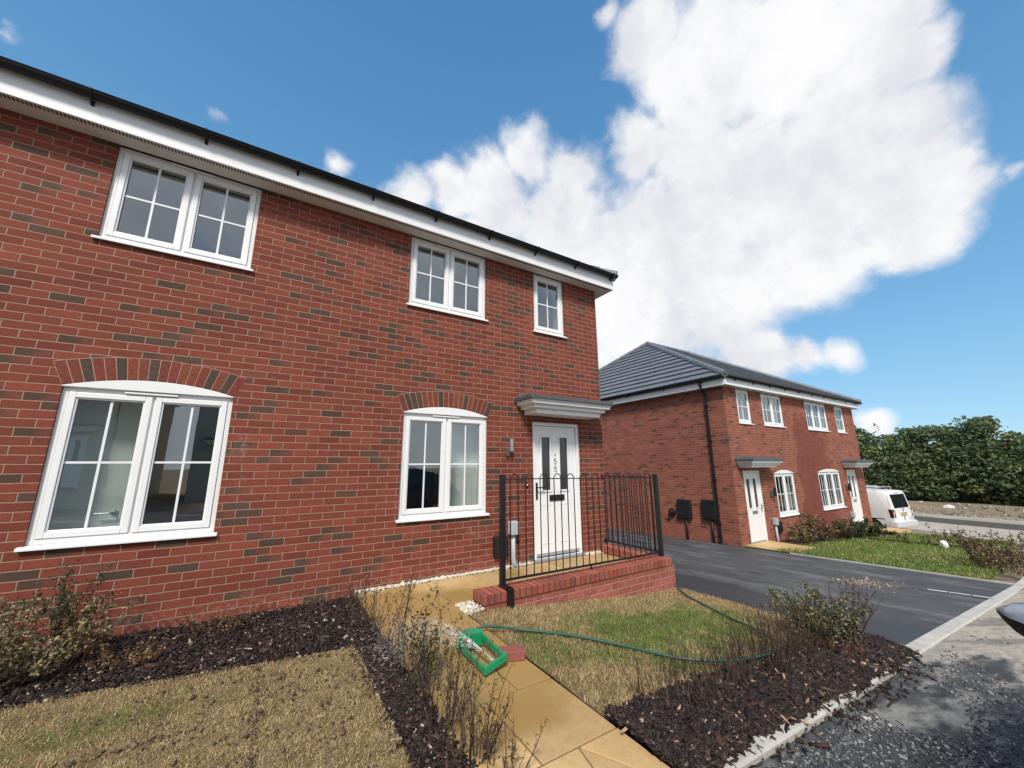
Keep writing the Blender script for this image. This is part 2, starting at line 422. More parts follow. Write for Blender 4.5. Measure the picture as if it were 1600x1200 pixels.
# road in front, and the pale side road far right
ry = [-12,-9,-7.5] + arange(-7, -3.40, .25)
sheet('road', M['road'], arange(-8, 17.5, .25), [q for q in ry], lambda x,y: G(x,-3.4) - road_drop(x) + hn(x,y,1.3,.004), 'dusty asphalt road with loose stones')
def side_road():
    mb = MB()
    # near boundary of the side road curving into the street
    pts = [(17.5,-3.55),(18.6,-3.1),(19.8,-2.5),(21.0,-1.9),(22.2,-1.25),(23.3,-.3),(23.7,1.5),(23.8,6),(23.8,26)]
    far = [(17.5,-12),(21,-12),(26.2,-8),(26.3,-4),(26.4,-2),(26.6,-.5),(26.8,1.5),(27.0,6),(27.0,26)]
    for i in range(len(pts)-1):
        a,b,c,d = pts[i], far[i], far[i+1], pts[i+1]
        f = lambda p: (p[0], p[1], G(p[0], -3.4 if p[1] < -3 else p[1])-.07)
        mb.quad(f(a), f(b), f(c), f(d))
    o = obj('side_road', mb, M['paleroad']); tag(o, 'pale dusty side road beyond the white van', None, None, 'structure')
    mk = MB()
    for a, b in zip(pts[:-1], pts[1:]):
        d = Vector((b[0]-a[0], b[1]-a[1], 0)).normalized(); n = Vector((d.y, -d.x, 0))*.14
        z0 = G(*a)-.04; z1 = G(*b)-.04
        A = Vector((a[0],a[1],z0)); B = Vector((b[0],b[1],z1))
        mk.loft([[A, A+n, A+n+Vector((0,0,-.2)), A+Vector((0,0,-.2))],[B, B+n, B+n+Vector((0,0,-.2)), B+Vector((0,0,-.2))]])
    tag(obj('kerb', mk, M['kerb'], None, False, 0, 1, True), 'grey kerb round the corner of the side road', None, None, 'structure')
    fk = MB()
    for a, b in zip(far[2:-1], far[3:]):
        fk.add([(a[0],a[1],-1.16),(a[0]+.15,a[1],-1.16),(b[0]+.15,b[1],-1.16),(b[0],b[1],-1.16),(a[0],a[1],-1.5),(b[0],b[1],-1.5)], [(0,1,2,3),(0,3,5,4)])
    tag(obj('kerb', fk, simple('dark_kerb', (.14,.135,.125), .9, .2, 4)), 'dark kerb on the far side of the side road', None, None, 'structure')
    vg = MB()
    for a, b in zip(far[2:-1], far[3:]):
        vg.quad((a[0]+.15,a[1],-1.165),(a[0]+2.1,a[1],-1.18),(b[0]+2.1,b[1],-1.18),(b[0]+.15,b[1],-1.165))
    tag(obj('pavement', vg, M['verge']), 'pale pavement beyond the side road', None, None, 'structure')
side_road()

# drive between the two houses
def drive_x(x, y): return 0
sheet('driveway', M['tarmac'], arange(4.87, 10.97, .3), arange(-3.42, 9, .3), lambda x,y: G(x,y) + hn(x,y,.8,.008), 'dark tarmac driveway between the houses')
# kerb strip along the road
def kerb():
    mb = MB(); xs = arange(-6, 13.0, .25)
    for a, b in zip(xs[:-1], xs[1:]):
        ja = -3.42 if a >= 1.72 or a < .8 else -3.42
        ya, yb = kerb_y(a), kerb_y(b); w = .115
        za, zb = G(a,-3.4)+.008, G(b,-3.4)+.008
        A = [(a,ya,za-.16),(a,ya,za-.012),(a,ya+.012,za),(a,ya+w,za),(a,ya+w,za-.16)]
        g = .006 if abs((b*4) % 4) < 1e-6 else 0
        B = [(b-g,yb,zb-.16),(b-g,yb,zb-.012),(b-g,yb+.012,zb),(b-g,yb+w,zb),(b-g,yb+w,zb-.16)]
        mb.loft([A,B], True, g > 0)
    tag(obj('kerb', mb, M['kerb'], None, False, 0, 1, True), 'pale concrete kerb between driveway and road', None, None, 'structure')
kerb()
def edging(name, pts, w, h, label):
    mb = MB()
    for (a, b) in zip(pts[:-1], pts[1:]):
        A = Vector(a); B = Vector(b); d = (B-A); n = Vector((-d.y, d.x, 0)).normalized()*w*.5
        up = Vector((0,0,h))
        mb.loft([[A-n-Vector((0,0,.1)), A-n+up, A+n+up, A+n-Vector((0,0,.1))],[B-n-Vector((0,0,.1)), B-n+up, B+n+up, B+n-Vector((0,0,.1))]])
    tag(obj(name, mb, M['kerb'], None, False, 0, 1, True), label, None, None, 'structure')
edging('edging', [(11.0,y,G(11.0,y)) for y in arange(-3.38, .1, .4)], .05, .022, 'thin concrete edging between driveway and far lawn')
edging('edging', [(4.9,y,G(4.9,y)) for y in arange(-3.42, -2.7, .2)], .05, .03, 'short concrete edging at the end of the bark bed')
mb = MB()
for y in arange(-3.38, -2.72, .2)[:-1]: 
    yb = y + .66/3.0*.92
    mb.quad((8.72+(y+2.8)*-.2,y,G(8.75,y)+.012),(8.77+(y+2.8)*-.2,y,G(8.75,y)+.012),(8.77+(yb+2.8)*-.2,yb,G(8.75,yb)+.012),(8.72+(yb+2.8)*-.2,yb,G(8.75,yb)+.012))
tag(obj('parking_line', mb, M['marking']), 'short white painted line dividing the driveway', None, None, 'structure')

# lawns and beds (surfaces)
LAWN_L = (-3.5, .69, -3.45, -1.2)
def lawnl_z(x,y): return .0 + hn(x,y,2.2,.008)
def lawnl_top(x): return -1.12 - .27*(sstep(-1.3,.7,x))
sheet('lawn', M['lawnsoil'], arange(-3.5,.69,.07), arange(0,1,.04), lambda x,y: 0, 'dry straw coloured lawn on the left')
# reshape that lawn so that its back edge runs slightly aslant
lo = bpy.data.objects['lawn']
for v in lo.data.vertices:
    x = v.co.x; t = v.co.y; y = lerp(-3.46, lawnl_top(x) + hn(x,0,6,.03), t)
    v.co = (x + hn(y,3,5,.015), y, lawnl_z(x,y))
def lawnr_z(x,y): return G(x,y) - .005 + hn(x,y,2.0,.012) + .02*sstep(1.75,2.2,x)
def lawnr_bot(x): return -3.06 + .32*sstep(3.6,4.8,x)
sheet('lawn', M['lawnsoil'], arange(1.728,4.86,.07), arange(0,1,.04), lambda x,y: 0, 'dry lawn with green patches below the railing')
lr = bpy.data.objects['lawn.001']
for v in lr.data.vertices:
    x = v.co.x; t = v.co.y; y = lerp(lawnr_bot(x), -1.19 if x < 4.83 else -1.19, t)
    v.co = (x, y, lawnr_z(x,y))
def lawn2_z(x,y): return G(x,y) + .015 + hn(x,y,1.2,.015)
sheet('lawn', M['greensoil'], arange(11.03,19.5,.25), arange(-3.3,1.24,.25), lambda x,y: lawn2_z(x,y) if y > -3.0 + .11*(x-14)*(x>14) else -2.0, 'green lawn in front of the far house')
def bedl_z(x,y): return -.055 + .02*(1-sstep(-1.1,-.5,y)) + hn(x,y,3,.012)
sheet('flower_bed', M['bedsoil'], arange(-4,.93,.1), arange(-1.5,0.02,.1), bedl_z, 'dark bark bed along the house wall')
sheet('flower_bed', M['bedsoil'], arange(.6,.98,.06), arange(-3.46,-1.45,.1), bedl_z, 'narrow dark bark bed beside the path')
def bedr_z(x,y): return G(x,y) + .035*math.sin(math.pi*min(1,max(0,(y+3.48)/.6))) + hn(x,y,3,.014)
sheet('flower_bed', M['bedsoil'], arange(1.713,4.88,.1), arange(-3.46,-2.65,.08), lambda x,y: bedr_z(x,y) if y < lawnr_bot(x)+.08 else G(x,y)-.06, 'dark bark bed along the kerb')
sheet('flower_bed', M['bedsoil'], arange(12.4,19.0,.2), arange(.2,1.24,.1), lambda x,y: lawn2_z(x,y)+.012 if y > .45-.25*sstep(13,17,x) else G(x,y)-.1, 'planting bed at the foot of the far house')

sheet('flower_bed', M['bedsoil'], arange(16.0,16.32,.1), arange(-2.75,.3,.15), lambda x,y: lawn2_z(x,y)+.03, 'narrow bark strip across the far lawn')
# path: separate flags joined in one surface
def path():
    mb = MB(); g = .0075
    def slab(poly, z=0.0):
        c = Vector((sum(p[0] for p in poly)/len(poly), sum(p[1] for p in poly)/len(poly)))
        q = [Vector(p) + (c-Vector(p)).normalized()*g for p in poly]
        dz = rnd.uniform(-.0025,.0025)
        mb.prism([(p.x,p.y) for p in q], lambda a,b: (a,b,z+dz-.05), lambda a,b: (a,b,z+dz))
    rows = [(-.07,-.80,1.45),(-.80,-1.38,1.22),(-1.38,-1.95,1.45),(-1.95,-2.53,1.45),(-2.53,-3.10,1.22)]
    for i,(a,b,m) in enumerate(rows):
        xr = 1.71
        slab([(.93,b),(m,b),(m,a),(.93,a)]); slab([(m,b),(xr,b),(xr,a),(m,a)])
    slab([(.93,-3.45),(1.36,-3.45),(1.44,-3.10),(.93,-3.10)])
    slab([(1.36,-3.45),(1.62,-3.45),(1.44,-3.10)]); slab([(1.62,-3.45),(1.71,-3.45),(1.71,-3.10),(1.44,-3.10)])
    xs = [1.71,2.31,2.91,3.51,4.11,4.58]
    for a,b in zip(xs[:-1],xs[1:]):
        slab([(a,-.52),(b,-.52),(b,-.07),(a,-.07)]); 
    xs = [1.95,2.6,3.2,3.8,4.4,4.58]
    slab([(1.71,-.93),(1.95,-.93),(1.95,-.52),(1.71,-.52)])
    for a,b in zip(xs[:-1],xs[1:]): slab([(a,-.95),(b,-.95),(b,-.52),(a,-.52)])
    o = obj('path', mb, M['paving'], None, False, .003, 1, True)
    tag(o, 'buff paving slab path and landing to the front door', None, None, 'structure')
    jb = MB(); jb.box(.93,1.71,-3.45,-.0,-.12,-.007); jb.box(1.711,4.58,-.95,-.0,-.12,-.007)
    tag(obj('path_bedding', jb, simple('joint_sand', (.20,.13,.06), .95, .2, 20)), 'sandy joints of the path', None, None, 'structure')
    p2 = MB()
    for x0,x1,y0,y1 in [(11.15,11.75,.1,.65),(11.75,12.4,.1,.65),(11.15,11.75,.65,1.24),(11.75,12.4,.65,1.24)]:
        p2.prism([(x0+.006,y0+.006),(x1-.006,y0+.006),(x1-.006,y1-.006),(x0+.006,y1-.006)], lambda a,b:(a,b,-.96), lambda a,b:(a,b,-.795))
    tag(obj('path', p2, M['paving']), 'small buff slab landing at the first door of the far house', None, None, 'structure')
    p3 = MB()
    for k in range(2):
        y1 = 1.24-k*.6
        for x0 in (18.7,19.35):
            z = G(19.5,y1)+.1
            p3.box(x0+.006,x0+.644,y1-.594,y1-.006,z-.16,z)
    tag(obj('path', p3, M['paving']), 'buff slab path by the white van', None, None, 'structure')
path()

# ------------------------------------------------------------------ house building blocks
def ring(mb, x0, x1, z0, z1, w, y0, y1, wb=None):
    wb = w if wb is None else wb
    mb.box(x0, x0+w, y0, y1, z0, z1); mb.box(x1-w, x1, y0, y1, z0, z1)
    mb.box(x0+w, x1-w, y0, y1, z1-w, z1); mb.box(x0+w, x1-w, y0, y1, z0, z0+wb)

def window(parent, x0, x1, z0, z1, n=2, yf=0.0, vent=True, arch=False, grid=2, rise=.095):
    """one casement window: z0 = underside of the sill; parts hang under the window frame mesh"""
    zs = z0+.032; F = .042
    mb = MB(); ring(mb, x0, x1, zs, z1, F, yf+.028, yf+.095)
    cw = (x1-x0-2*F)/n
    for k in range(1, n): mb.box(x0+F+cw*k-.018, x0+F+cw*k+.018, yf+.04, yf+.095, zs+F, z1-F)
    w = obj('window', mb, M['pvc'], parent, False, .004, 2)
    sl = MB()
    sl.prism([(yf+.028,zs),(yf-.030,zs-.010),(yf-.036,zs-.020),(yf-.036,z0-.004),(yf-.024,z0-.004),(yf-.022,z0+.004),(yf+.028,z0+.004)],
             lambda y,z: (x0-.028,y,z), lambda y,z: (x1+.028,y,z))
    obj('sill', sl, M['pvc'], w, False, .003, 2, True)
    for k in range(n):
        a = x0+F+cw*k+(.012 if k else .003); b = x0+F+cw*(k+1)-(.012 if k < n-1 else .003)
        s = MB(); ring(s, a, b, zs+F+.003, z1-F-.003, .048, yf+.018, yf+.07)
        ring(s, a+.048, b-.048, zs+F+.051, z1-F-.051, .014, yf+.030, yf+.07)
        so = obj('sash', s, M['pvc'], w, False, .005, 2)
        ga, gb, gc, gd = a+.062, b-.062, zs+F+.065, z1-F-.065
        g = MB(); g.box(ga-.006, gb+.006, yf+.052, yf+.056, gc-.006, gd+.006)
        obj('pane', g, M['glass'], w)
        sp = MB(); ring(sp, ga-.004, gb+.004, gc-.004, gd+.004, .006, yf+.045, yf+.051); obj('gasket', sp, M['seal'], w)
        if grid:
            br = MB(); xm = (ga+gb)/2; zm = lerp(gc, gd, .5)
            br.box(xm-.0095, xm+.0095, yf+.0455, yf+.0515, gc+.002, gd-.002)
            br.box(ga+.002, xm-.0095, yf+.046, yf+.0510, zm-.0095, zm+.0095); br.box(xm+.0095, gb-.002, yf+.046, yf+.0510, zm-.0095, zm+.0095)
            obj('glazing_bar', br, M['bar'], w)
    if vent:
        v = MB(); xm = (x0+x1)/2; L = .19 if n > 1 else .12
        v.box(xm-L-.02, xm+L-.02, yf+.004, yf+.028, z1-.034, z1-.016)
        obj('trickle_vent', v, M['pvc2'], w, False, .003)
    if arch:
        R = ((x1-x0)**2/4 + rise**2)/(2*rise); xm = (x0+x1)/2; zc = z1+.004+rise-R
        top = [(xm+R*math.sin(q), zc+R*math.cos(q)) for q in np.linspace(math.asin((x1-x0)/2/R), -math.asin((x1-x0)/2/R), 17)]
        prof = [(x0, z1-.004), (x1, z1-.004)] + [(a, max(b, z1)) for a, b in top]
        p = MB(); p.prism(prof, lambda x,z: (x, yf-.006, z), lambda x,z: (x, yf+.035, z))
        obj('arch_panel', p, M['pvc'], w, False, .003, 1, True)
    return w

def arch_bricks(parent, x0, x1, z1, n=17, darks=(), yf=0.0, rise=.095, h=.212):
    R = ((x1-x0)**2/4 + rise**2)/(2*rise); xm = (x0+x1)/2; zc = z1+.004+rise-R
    A = math.asin((x1-x0)/2/R)*1.0
    Q = np.linspace(-A, A, n+1)
    # splay wider than the radial lines so that the ends lean like a gauged arch
    def P(q, r): 
        return (xm+R*math.sin(q) + (r-R)*math.sin(q*1.35), zc + R*math.cos(q) + (r-R)*math.cos(q*1.0))
    mo = MB(); prof = [P(q, R+.001) for q in Q] + [P(q, R+h+.006) for q in Q[::-1]]
    mo.prism(prof, lambda x,z: (x, yf-.0022, z), lambda x,z: (x, yf+.02, z))
    a = obj('window_arch', mo, M['mortar'], parent, False, 0, 1, True)
    mb = MB()
    for i in range(n):
        g = .0042/R
        q0, q1 = Q[i]+g, Q[i+1]-g
        mb.col = (DK if i in darks else tuple(lerp(RED1[k],RED2[k],rnd.random()) for k in range(3)))
        kk = rnd.uniform(.88,1.1); mb.col = tuple(c*kk*.95 for c in mb.col)
        pr = [P(q0,R+.006), P(q1,R+.006), P(q1,R+h), P(q0,R+h)]
        mb.prism(pr, lambda x,z: (x, yf-.0065, z), lambda x,z: (x, yf+.01, z))
    obj('arch_brick', mb, M['voussoir'], a, False, .0025, 1, True)
    return a

def front_door(parent, x0, x1, z0, z1, yf=0.0, number=True, handle_left=True):
    mb = MB(); ring(mb, x0, x1, z0+.03, z1, .055, yf+.02, yf+.11, .001)
    d = obj('front_door', mb, M['pvc'], parent, False, .004, 2)
    w = x1-x0; lx0, lx1, lz0, lz1 = x0+.06, x1-.06, z0+.05, z1-.06
    H = z1-z0
    g = [(x0+w*.20, x0+w*.375), (x0+w*.575, x0+w*.75)]; gz0, gz1 = z0+H*.485, z0+H*.888
    # door leaf with two real openings for the glass
    xs = [lx0, g[0][0], g[0][1], g[1][0], g[1][1], lx1]; zs = [lz0, gz0, gz1, lz1]
    l = MB()
    for i in range(5):
        for j in range(3):
            if j == 1 and i in (1,3): continue
            l.box(xs[i], xs[i+1], yf+.045, yf+.09, zs[j], zs[j+1])
    obj('door_leaf', l, M['pvc'], d)
    tr = MB()
    for a,b in g: ring(tr, a-.022, b+.022, gz0-.022, gz1+.022, .028, yf+.033, yf+.0449)
    # thin panel mouldings below
    for a,b in g: ring(tr, a-.03, b+.03, z0+H*.11, z0+H*.385, .010, yf+.040, yf+.0449)
    obj('moulding', tr, M['pvc'], d, False, .003, 2)
    pn = MB()
    for a,b in g: pn.box(a-.004, b+.004, yf+.055, yf+.062, gz0-.004, gz1+.004)
    obj('pane', pn, M['obscure'], d)
    lb = MB(); cx = (x0+x1)/2; lb.box(cx-.145, cx+.145, yf+.030, yf+.0448, z0+H*.408, z0+H*.452)
    obj('letterbox', lb, M['blackplastic'] if number else M['steel'], d, False, .006, 2)
    hx = x0+.085 if handle_left else x1-.085; sg = 1 if handle_left else -1
    hd = MB(); hd.box(hx-.018, hx+.018, yf+.030, yf+.0447, z0+.86, z0+1.10)
    hd.tube([(hx,yf+.035,z0+1.03),(hx,yf-.012,z0+1.03),(hx+sg*.02,yf-.018,z0+1.03),(hx+sg*.12,yf-.018,z0+1.03)], .0095, 8)
    obj('handle', hd, M['black'] if number else M['steel'], d, False, .002)
    th = MB(); th.box(x0+.004, x1-.004, yf-.03, yf+.12, z0-.005, z0+.0295); th.box(x0+.06, x1-.06, yf+.0355, yf+.0447, z0+.052, z0+.095)
    obj('threshold', th, simple('grey_threshold', (.33,.34,.36), .4, .1, 6), d, False, .003)
    if number:
        dot = (cx-.012, z0+H*.75)
        nb = MB(); nb.prism([(dot[0]+.011*math.cos(q), dot[1]+.011*math.sin(q)) for q in np.linspace(0, 2*math.pi, 9)[:-1]], lambda x,z:(x,yf+.0405,z), lambda x,z:(x,yf+.0448,z))
        obj('number_dot', nb, M['blackplastic'], d, False, 0, 1, True)
        for zc in (z0+H*.70, z0+H*.642):
            nb = MB(); five(nb, cx-.012, zc, .046, .082, yf+.0405, yf+.0448)
            obj('number_digit', nb, M['blackplastic'], d, False, 0, 1, True)
    return d

def five(mb, cx, cz, w, h, y0, y1):
    """the digit 5 as a bent stroke"""
    pts = [(.5,.5),(-.36,.5),(-.42,.06),(-.1,.16),(.25,.12),(.46,-.08),(.46,-.24),(.28,-.44),(0,-.5),(-.3,-.45),(-.48,-.3)]
    P = [(cx+a*w, cz+b*h) for a,b in pts]; t = w*.09
    for (a,b) in zip(P[:-1], P[1:]):
        dx, dz = b[0]-a[0], b[1]-a[1]; L = math.hypot(dx,dz); nx, nz = -dz/L*t, dx/L*t; ex, ez = dx/L*t*.5, dz/L*t*.5
        mb.prism([(a[0]-ex+nx,a[1]-ez+nz),(a[0]-ex-nx,a[1]-ez-nz),(b[0]+ex-nx,b[1]+ez-nz),(b[0]+ex+nx,b[1]+ez+nz)], lambda x,z:(x,y0+rnd.uniform(0,.0006),z), lambda x,z:(x,y1,z))

def canopy(parent, x0, x1, z0, yf=0.0, dep=.50, name='door_canopy'):
    """z0 = underside of the white mouldings; x0..x1 = extent of the grey roof"""
    mo = MB()
    steps = [(0.0,.062,.185,.15),(.062,.072,.165,.135),(.072,.118,.115,.095),(.118,.128,.095,.075),(.128,.172,.05,.04),(.172,.188,.03,.02)]
    for a,b,ix,iy in steps:
        mo.box(x0+ix, x1-ix, yf-dep+iy, yf+.0005, z0+a, z0+b)
    c = obj(name, mo, M['pvc'], parent, False, .006, 2)
    rf = MB()
    zt = z0+.189; F = yf-dep
    # shallow hipped lead-grey top with a vertical drip edge
    rf.add([(x0,F,zt),(x1,F,zt),(x1,yf,zt),(x0,yf,zt),(x0,F,zt+.055),(x1,F,zt+.055),(x1,yf,zt+.055),(x0,yf,zt+.055),(x0+.10,yf,zt+.125),(x1-.10,yf,zt+.125),(x0+.1,F+.33,zt+.11),(x1-.1,F+.33,zt+.11)],
           [(0,3,2,1),(0,1,5,4),(1,2,6,5),(3,0,4,7),(4,5,11,10),(5,6,9,11),(7,4,10,8),(10,11,9,8)])
    for k in (0.0,.33,.66,1.0):
        x = lerp(x0+.06, x1-.06, k); rf.tube([(x,F-.006,zt+.055),(lerp(x,(x0+x1)/2,.06),F+.32,zt+.115)], .012, 6)
    obj('canopy_roof', rf, M['lead'], c, False, .006, 2)
    return c

def courses(mb, A, B, C, D, n, lift=.055):
    """tile courses on the slope A-B (eave) / D-C (top) as real steps"""
    A,B,C,D = map(Vector,(A,B,C,D)); nm = (B-A).cross(D-A).normalized()
    for i in range(n):
        t0, t1 = i/n, (i+1)/n
        a0, b0 = A.lerp(D,t0), B.lerp(C,t0); a1, b1 = A.lerp(D,t1), B.lerp(C,t1)
        l = nm*lift; s = nm*.004
        mb.quad(a0+l, b0+l, b1+s, a1+s)
        mb.quad(a0-nm*.006, b0-nm*.006, b0+l, a0+l)

def hip_roof(parent, x0, x1, y0, y1, ze, ax, az, n=16, fascia_h=.24, closed_left=True):
    """eave rectangle x0..x1, y0..y1 at height ze; ridge from ax inward at height az"""
    ym = (y0+y1)/2; R0 = Vector((x0+ax, ym, az)); R1 = Vector((x1-ax, ym, az))
    mb = MB()
    courses(mb, (x0,y0,ze),(x1,y0,ze),R1,R0,n); courses(mb, (x1,y1,ze),(x0,y1,ze),R0,R1,n)
    courses(mb, (x0,y1,ze),(x0,y0,ze),R0,R0,n); courses(mb, (x1,y0,ze),(x1,y1,ze),R1,R1,n)
    r = obj('roof', mb, M['tile'], parent)
    for a,b in (((x0,y0,ze),R0),((x0,y1,ze),R0),((x1,y0,ze),R1),((x1,y1,ze),R1),(R0,R1)):
        t = MB(); a, b = Vector(a), Vector(b); L = (b-a).length; m = max(1,int(L/.33))
        for k in range(m):
            p, q = a.lerp(b, k/m), a.lerp(b, (k+1)/m+.012)
            t.tube([p+Vector((0,0,.03)), q+Vector((0,0,.02))], [.105,.095], 8)
        obj('ridge_tile', t, M['tiledark'], r)
    return r

def eaves(parent, x0, x1, y0, y1, over, zs, fh):
    """soffit ring and fascia boards round a wall rectangle; over = overhang"""
    s = MB(); e = over
    s.box(x0-e, x1+e, y0-e, y0-.001, zs, zs+.012); s.box(x0-e, x0-.001, y0, y1, zs, zs+.012); s.box(x1+.001, x1+e, y0, y1, zs, zs+.012); s.box(x0-e, x1+e, y1+.001, y1+e, zs, zs+.012)
    so = obj('soffit', s, M['soffit'], parent)
    vn = MB()
    yv = y0-e+.040
    k = x0-e+.05
    while k < x1+e-.05:
        vn.box(k, k+.012, yv-.02, yv+.02, zs-.003, zs+.0008); k += .026
    vo = obj('soffit_vent', vn, M['blackplastic'], so)
    f = MB(); t = .018
    f.box(x0-e, x1+e, y0-e-t, y0-e, zs-.012, zs+fh); f.box(x0-e-t, x0-e, y0-e-t, y1+e+t, zs-.0121, zs+fh-.001)
    f.box(x1+e, x1+e+t, y0-e-t, y1+e+t, zs-.0121, zs+fh-.001); f.box(x0-e, x1+e, y1+e, y1+e+t, zs-.012, zs+fh)
    obj('fascia', f, M['pvc2'], parent, False, .003)
    return so

def gutter(parent, P, Q, out, brackets):
    """half-round gutter from P to Q (points on the fascia face), out = outward direction"""
    P, Q, o = Vector(P), Vector(Q), Vector(out)
    prof = [(.004,.0)] + [(.06-.056*math.cos(q), -.055*math.sin(q)) for q in np.linspace(0, math.pi, 9)] + [(.116,.0),(.106,.0)] + [(.06-.046*math.cos(q), -.045*math.sin(q)) for q in np.linspace(math.pi, 0, 9)]
    mb = MB(); mb.loft([[p + o*a + Vector((0,0,b)) for a,b in prof] for p in (P,Q)])
    g = obj('gutter', mb, M['gutter'], parent, True)
    d = (Q-P).normalized()
    for t in brackets:
        c = P.lerp(Q, t); b = MB()
        b.loft([[c + d*s + o*x + Vector((0,0,z)) for x,z in ((.0,-.10),(.012,-.10),(.03,-.068),(.06,-.064),(.10,-.048),(.122,-.01),(.122,.004),(.119,.004),(.11,-.03),(.06,-.0585),(.0,-.05))] for s in (-.012,.012)])
        obj('gutter_bracket', b, M['gutter'], g)
    return g

def wall_front(mb, x0, x1, z0, z1, ops, y0=0.0, rev=.10, th=.30, inner=None):
    xs = sorted({x0,x1,*[a for o in ops for a in o[:2]]}); zs = sorted({z0,z1,*[a for o in ops for a in o[2:]]})
    inside = lambda x,z: any(o[0]<x<o[1] and o[2]<z<o[3] for o in ops)
    for i in range(len(xs)-1):
        for j in range(len(zs)-1):
            if inside((xs[i]+xs[i+1])/2,(zs[j]+zs[j+1])/2): continue
            a,b,c,d = xs[i],xs[i+1],zs[j],zs[j+1]
            mb.quad((a,y0,c),(b,y0,c),(b,y0,d),(a,y0,d))
            if inner: inner.quad((b,y0+th,c),(a,y0+th,c),(a,y0+th,d),(b,y0+th,d))
    for a,b,c,d in ops:
        mb.quad((a,y0,c),(a,y0,d),(a,y0+rev,d),(a,y0+rev,c)); mb.quad((b,y0,d),(b,y0,c),(b,y0+rev,c),(b,y0+rev,d))
        mb.quad((a,y0,d),(b,y0,d),(b,y0+rev,d),(a,y0+rev,d)); mb.quad((b,y0,c),(a,y0,c),(a,y0+rev,c),(b,y0+rev,c))
        if inner:
            inner.quad((a,y0+rev,c),(a,y0+rev,d),(a,y0+th,d),(a,y0+th,c)); inner.quad((b,y0+rev,d),(b,y0+rev,c),(b,y0+th,c),(b,y0+th,d))
            inner.quad((a,y0+rev,d),(b,y0+rev,d),(b,y0+th,d),(a,y0+th,d)); inner.quad((b,y0+rev,c),(a,y0+rev,c),(a,y0+th,c),(b,y0+th,c))

# ------------------------------------------------------------------ the near house
def near_house():
    h = empty('brick_house', (4.81, 0, 0), 'near red brick house with white windows, arches and a canopy over the front door', 'house')
    XL, XR, YB = -5.6, 4.81, 8.6; ZS = 4.53
    W = {'w1':(-1.62,-.40,.717,2.062),'w2':(1.362,2.566,.700,2.030),'w3':(-1.63,-.42,3.475,4.529),'w4':(1.346,2.525,3.475,4.529),'w5':(3.415,4.05,3.475,4.529)}
    D = (3.346,4.286,.0,2.02)
    ops = [(a+.003,b-.003,c+.01,d+(.0 if k in ('w1','w2') else .03)) for k,(a,b,c,d) in W.items()] + [(D[0]+.003,D[1]-.003,0.0,D[3]-.003)]
    wl = MB(); inn = MB()
    wall_front(wl, XL, XR, -.75, 4.56, ops, 0.0, .11, .30, inn)
    wl.quad((XR,0,-.75),(XR,YB,-.75),(XR,YB,4.56),(XR,0,4.56)); wl.quad((XL,YB,-.75),(XL,0,-.75),(XL,0,4.56),(XL,YB,4.56)); wl.quad((XR,YB,-.75),(XL,YB,-.75),(XL,YB,4.56),(XR,YB,4.56))
    obj('wall', wl, M['brick'], h)
    # rooms seen through the glass
    for z0,z1 in ((.02,2.36),(2.62,4.52)):
        inn.quad((XL+.2,.3,z0),(XR-.2,.3,z0),(XR-.2,YB-.2,z0),(XL+.2,YB-.2,z0)); inn.quad((XL+.2,.3,z1),(XL+.2,YB-.2,z1),(XR-.2,YB-.2,z1),(XR-.2,.3,z1))
        inn.quad((XL+.2,4.4,z0),(XR-.2,4.4,z0),(XR-.2,4.4,z1),(XL+.2,4.4,z1))
        inn.quad((XR-.2,.3,z0),(XR-.2,4.4,z0),(XR-.2,4.4,z1),(XR-.2,.3,z1)); inn.quad((XL+.2,4.4,z0),(XL+.2,.3,z0),(XL+.2,.3,z1),(XL+.2,4.4,z1))
        for xp in (.15, 2.95): inn.box(xp, xp+.1, .3, 4.4, z0, z1)
    inn.box(-2.2,-1.10,.36,.40,.02,2.36); inn.box(2.12,2.95,.36,.40,.02,2.36)
    rm = obj('interior', inn, M['plaster'], h)
    idr = MB(); idr.box(-1.60,-1.14,.325,.3599,.02,2.0); idr.box(-1.70,-1.615,.32,.3599,.02,2.07)
    do = obj('inner_door', idr, M['innerdoor'], rm, False, .003)
    ih = MB(); ih.tube([(-1.20,.325,.95),(-1.20,.27,.95),(-1.22,.263,.95),(-1.32,.263,.95)], .009, 8); ih.tube([(-1.20,.325,.95),(-1.20,.313,.95)], .026, 12)
    obj('door_handle', ih, M['steel'], rm)
    window(h, *W['w1'], 2, 0, True, True); window(h, *W['w2'], 2, 0, True, True)
    window(h, *W['w3'], 2); window(h, *W['w4'], 2); window(h, *W['w5'], 1, 0, False)
    arch_bricks(h, -1.62, -.40, 2.062, 18, (2,5,8,14,16)[::-1]); arch_bricks(h, 1.362, 2.566, 2.030, 18, (1,2,3,7,12,17))
    # white head boards between the upper windows and the soffit
    front_door(h, *D)
    canopy(h, 3.02, 4.64, 2.105, 0.0, .47)
    eaves(h, XL, XR, 0, YB, .225, ZS, .25)
    zg = ZS+.245
    gutter(h, (XL-.2,-.244,zg), (XR+.27,-.244,zg), (0,-1,0), [.06+k*.0775 for k in range(13)])
    hip_roof(h, XL-.27, XR+.27, -.30, YB+.30, ZS+.215, 4.3, ZS+2.9, 18)
    fj = MB(); fj.box(.74,.83,-.2475,-.2431,ZS-.014,ZS+.20); obj('fascia_joint', fj, M['pvc2'], h, False, .001)
    ab = MB()
    for k in range(5): ab.box(-1.265,-1.045,-.004,.002,-.045+k*.0145,-.045+k*.0145+.0085)
    obj('air_brick', ab, simple('red_plastic_vent', (.22,.012,.02), .5, .1, 10), h)
    return h
near_house()

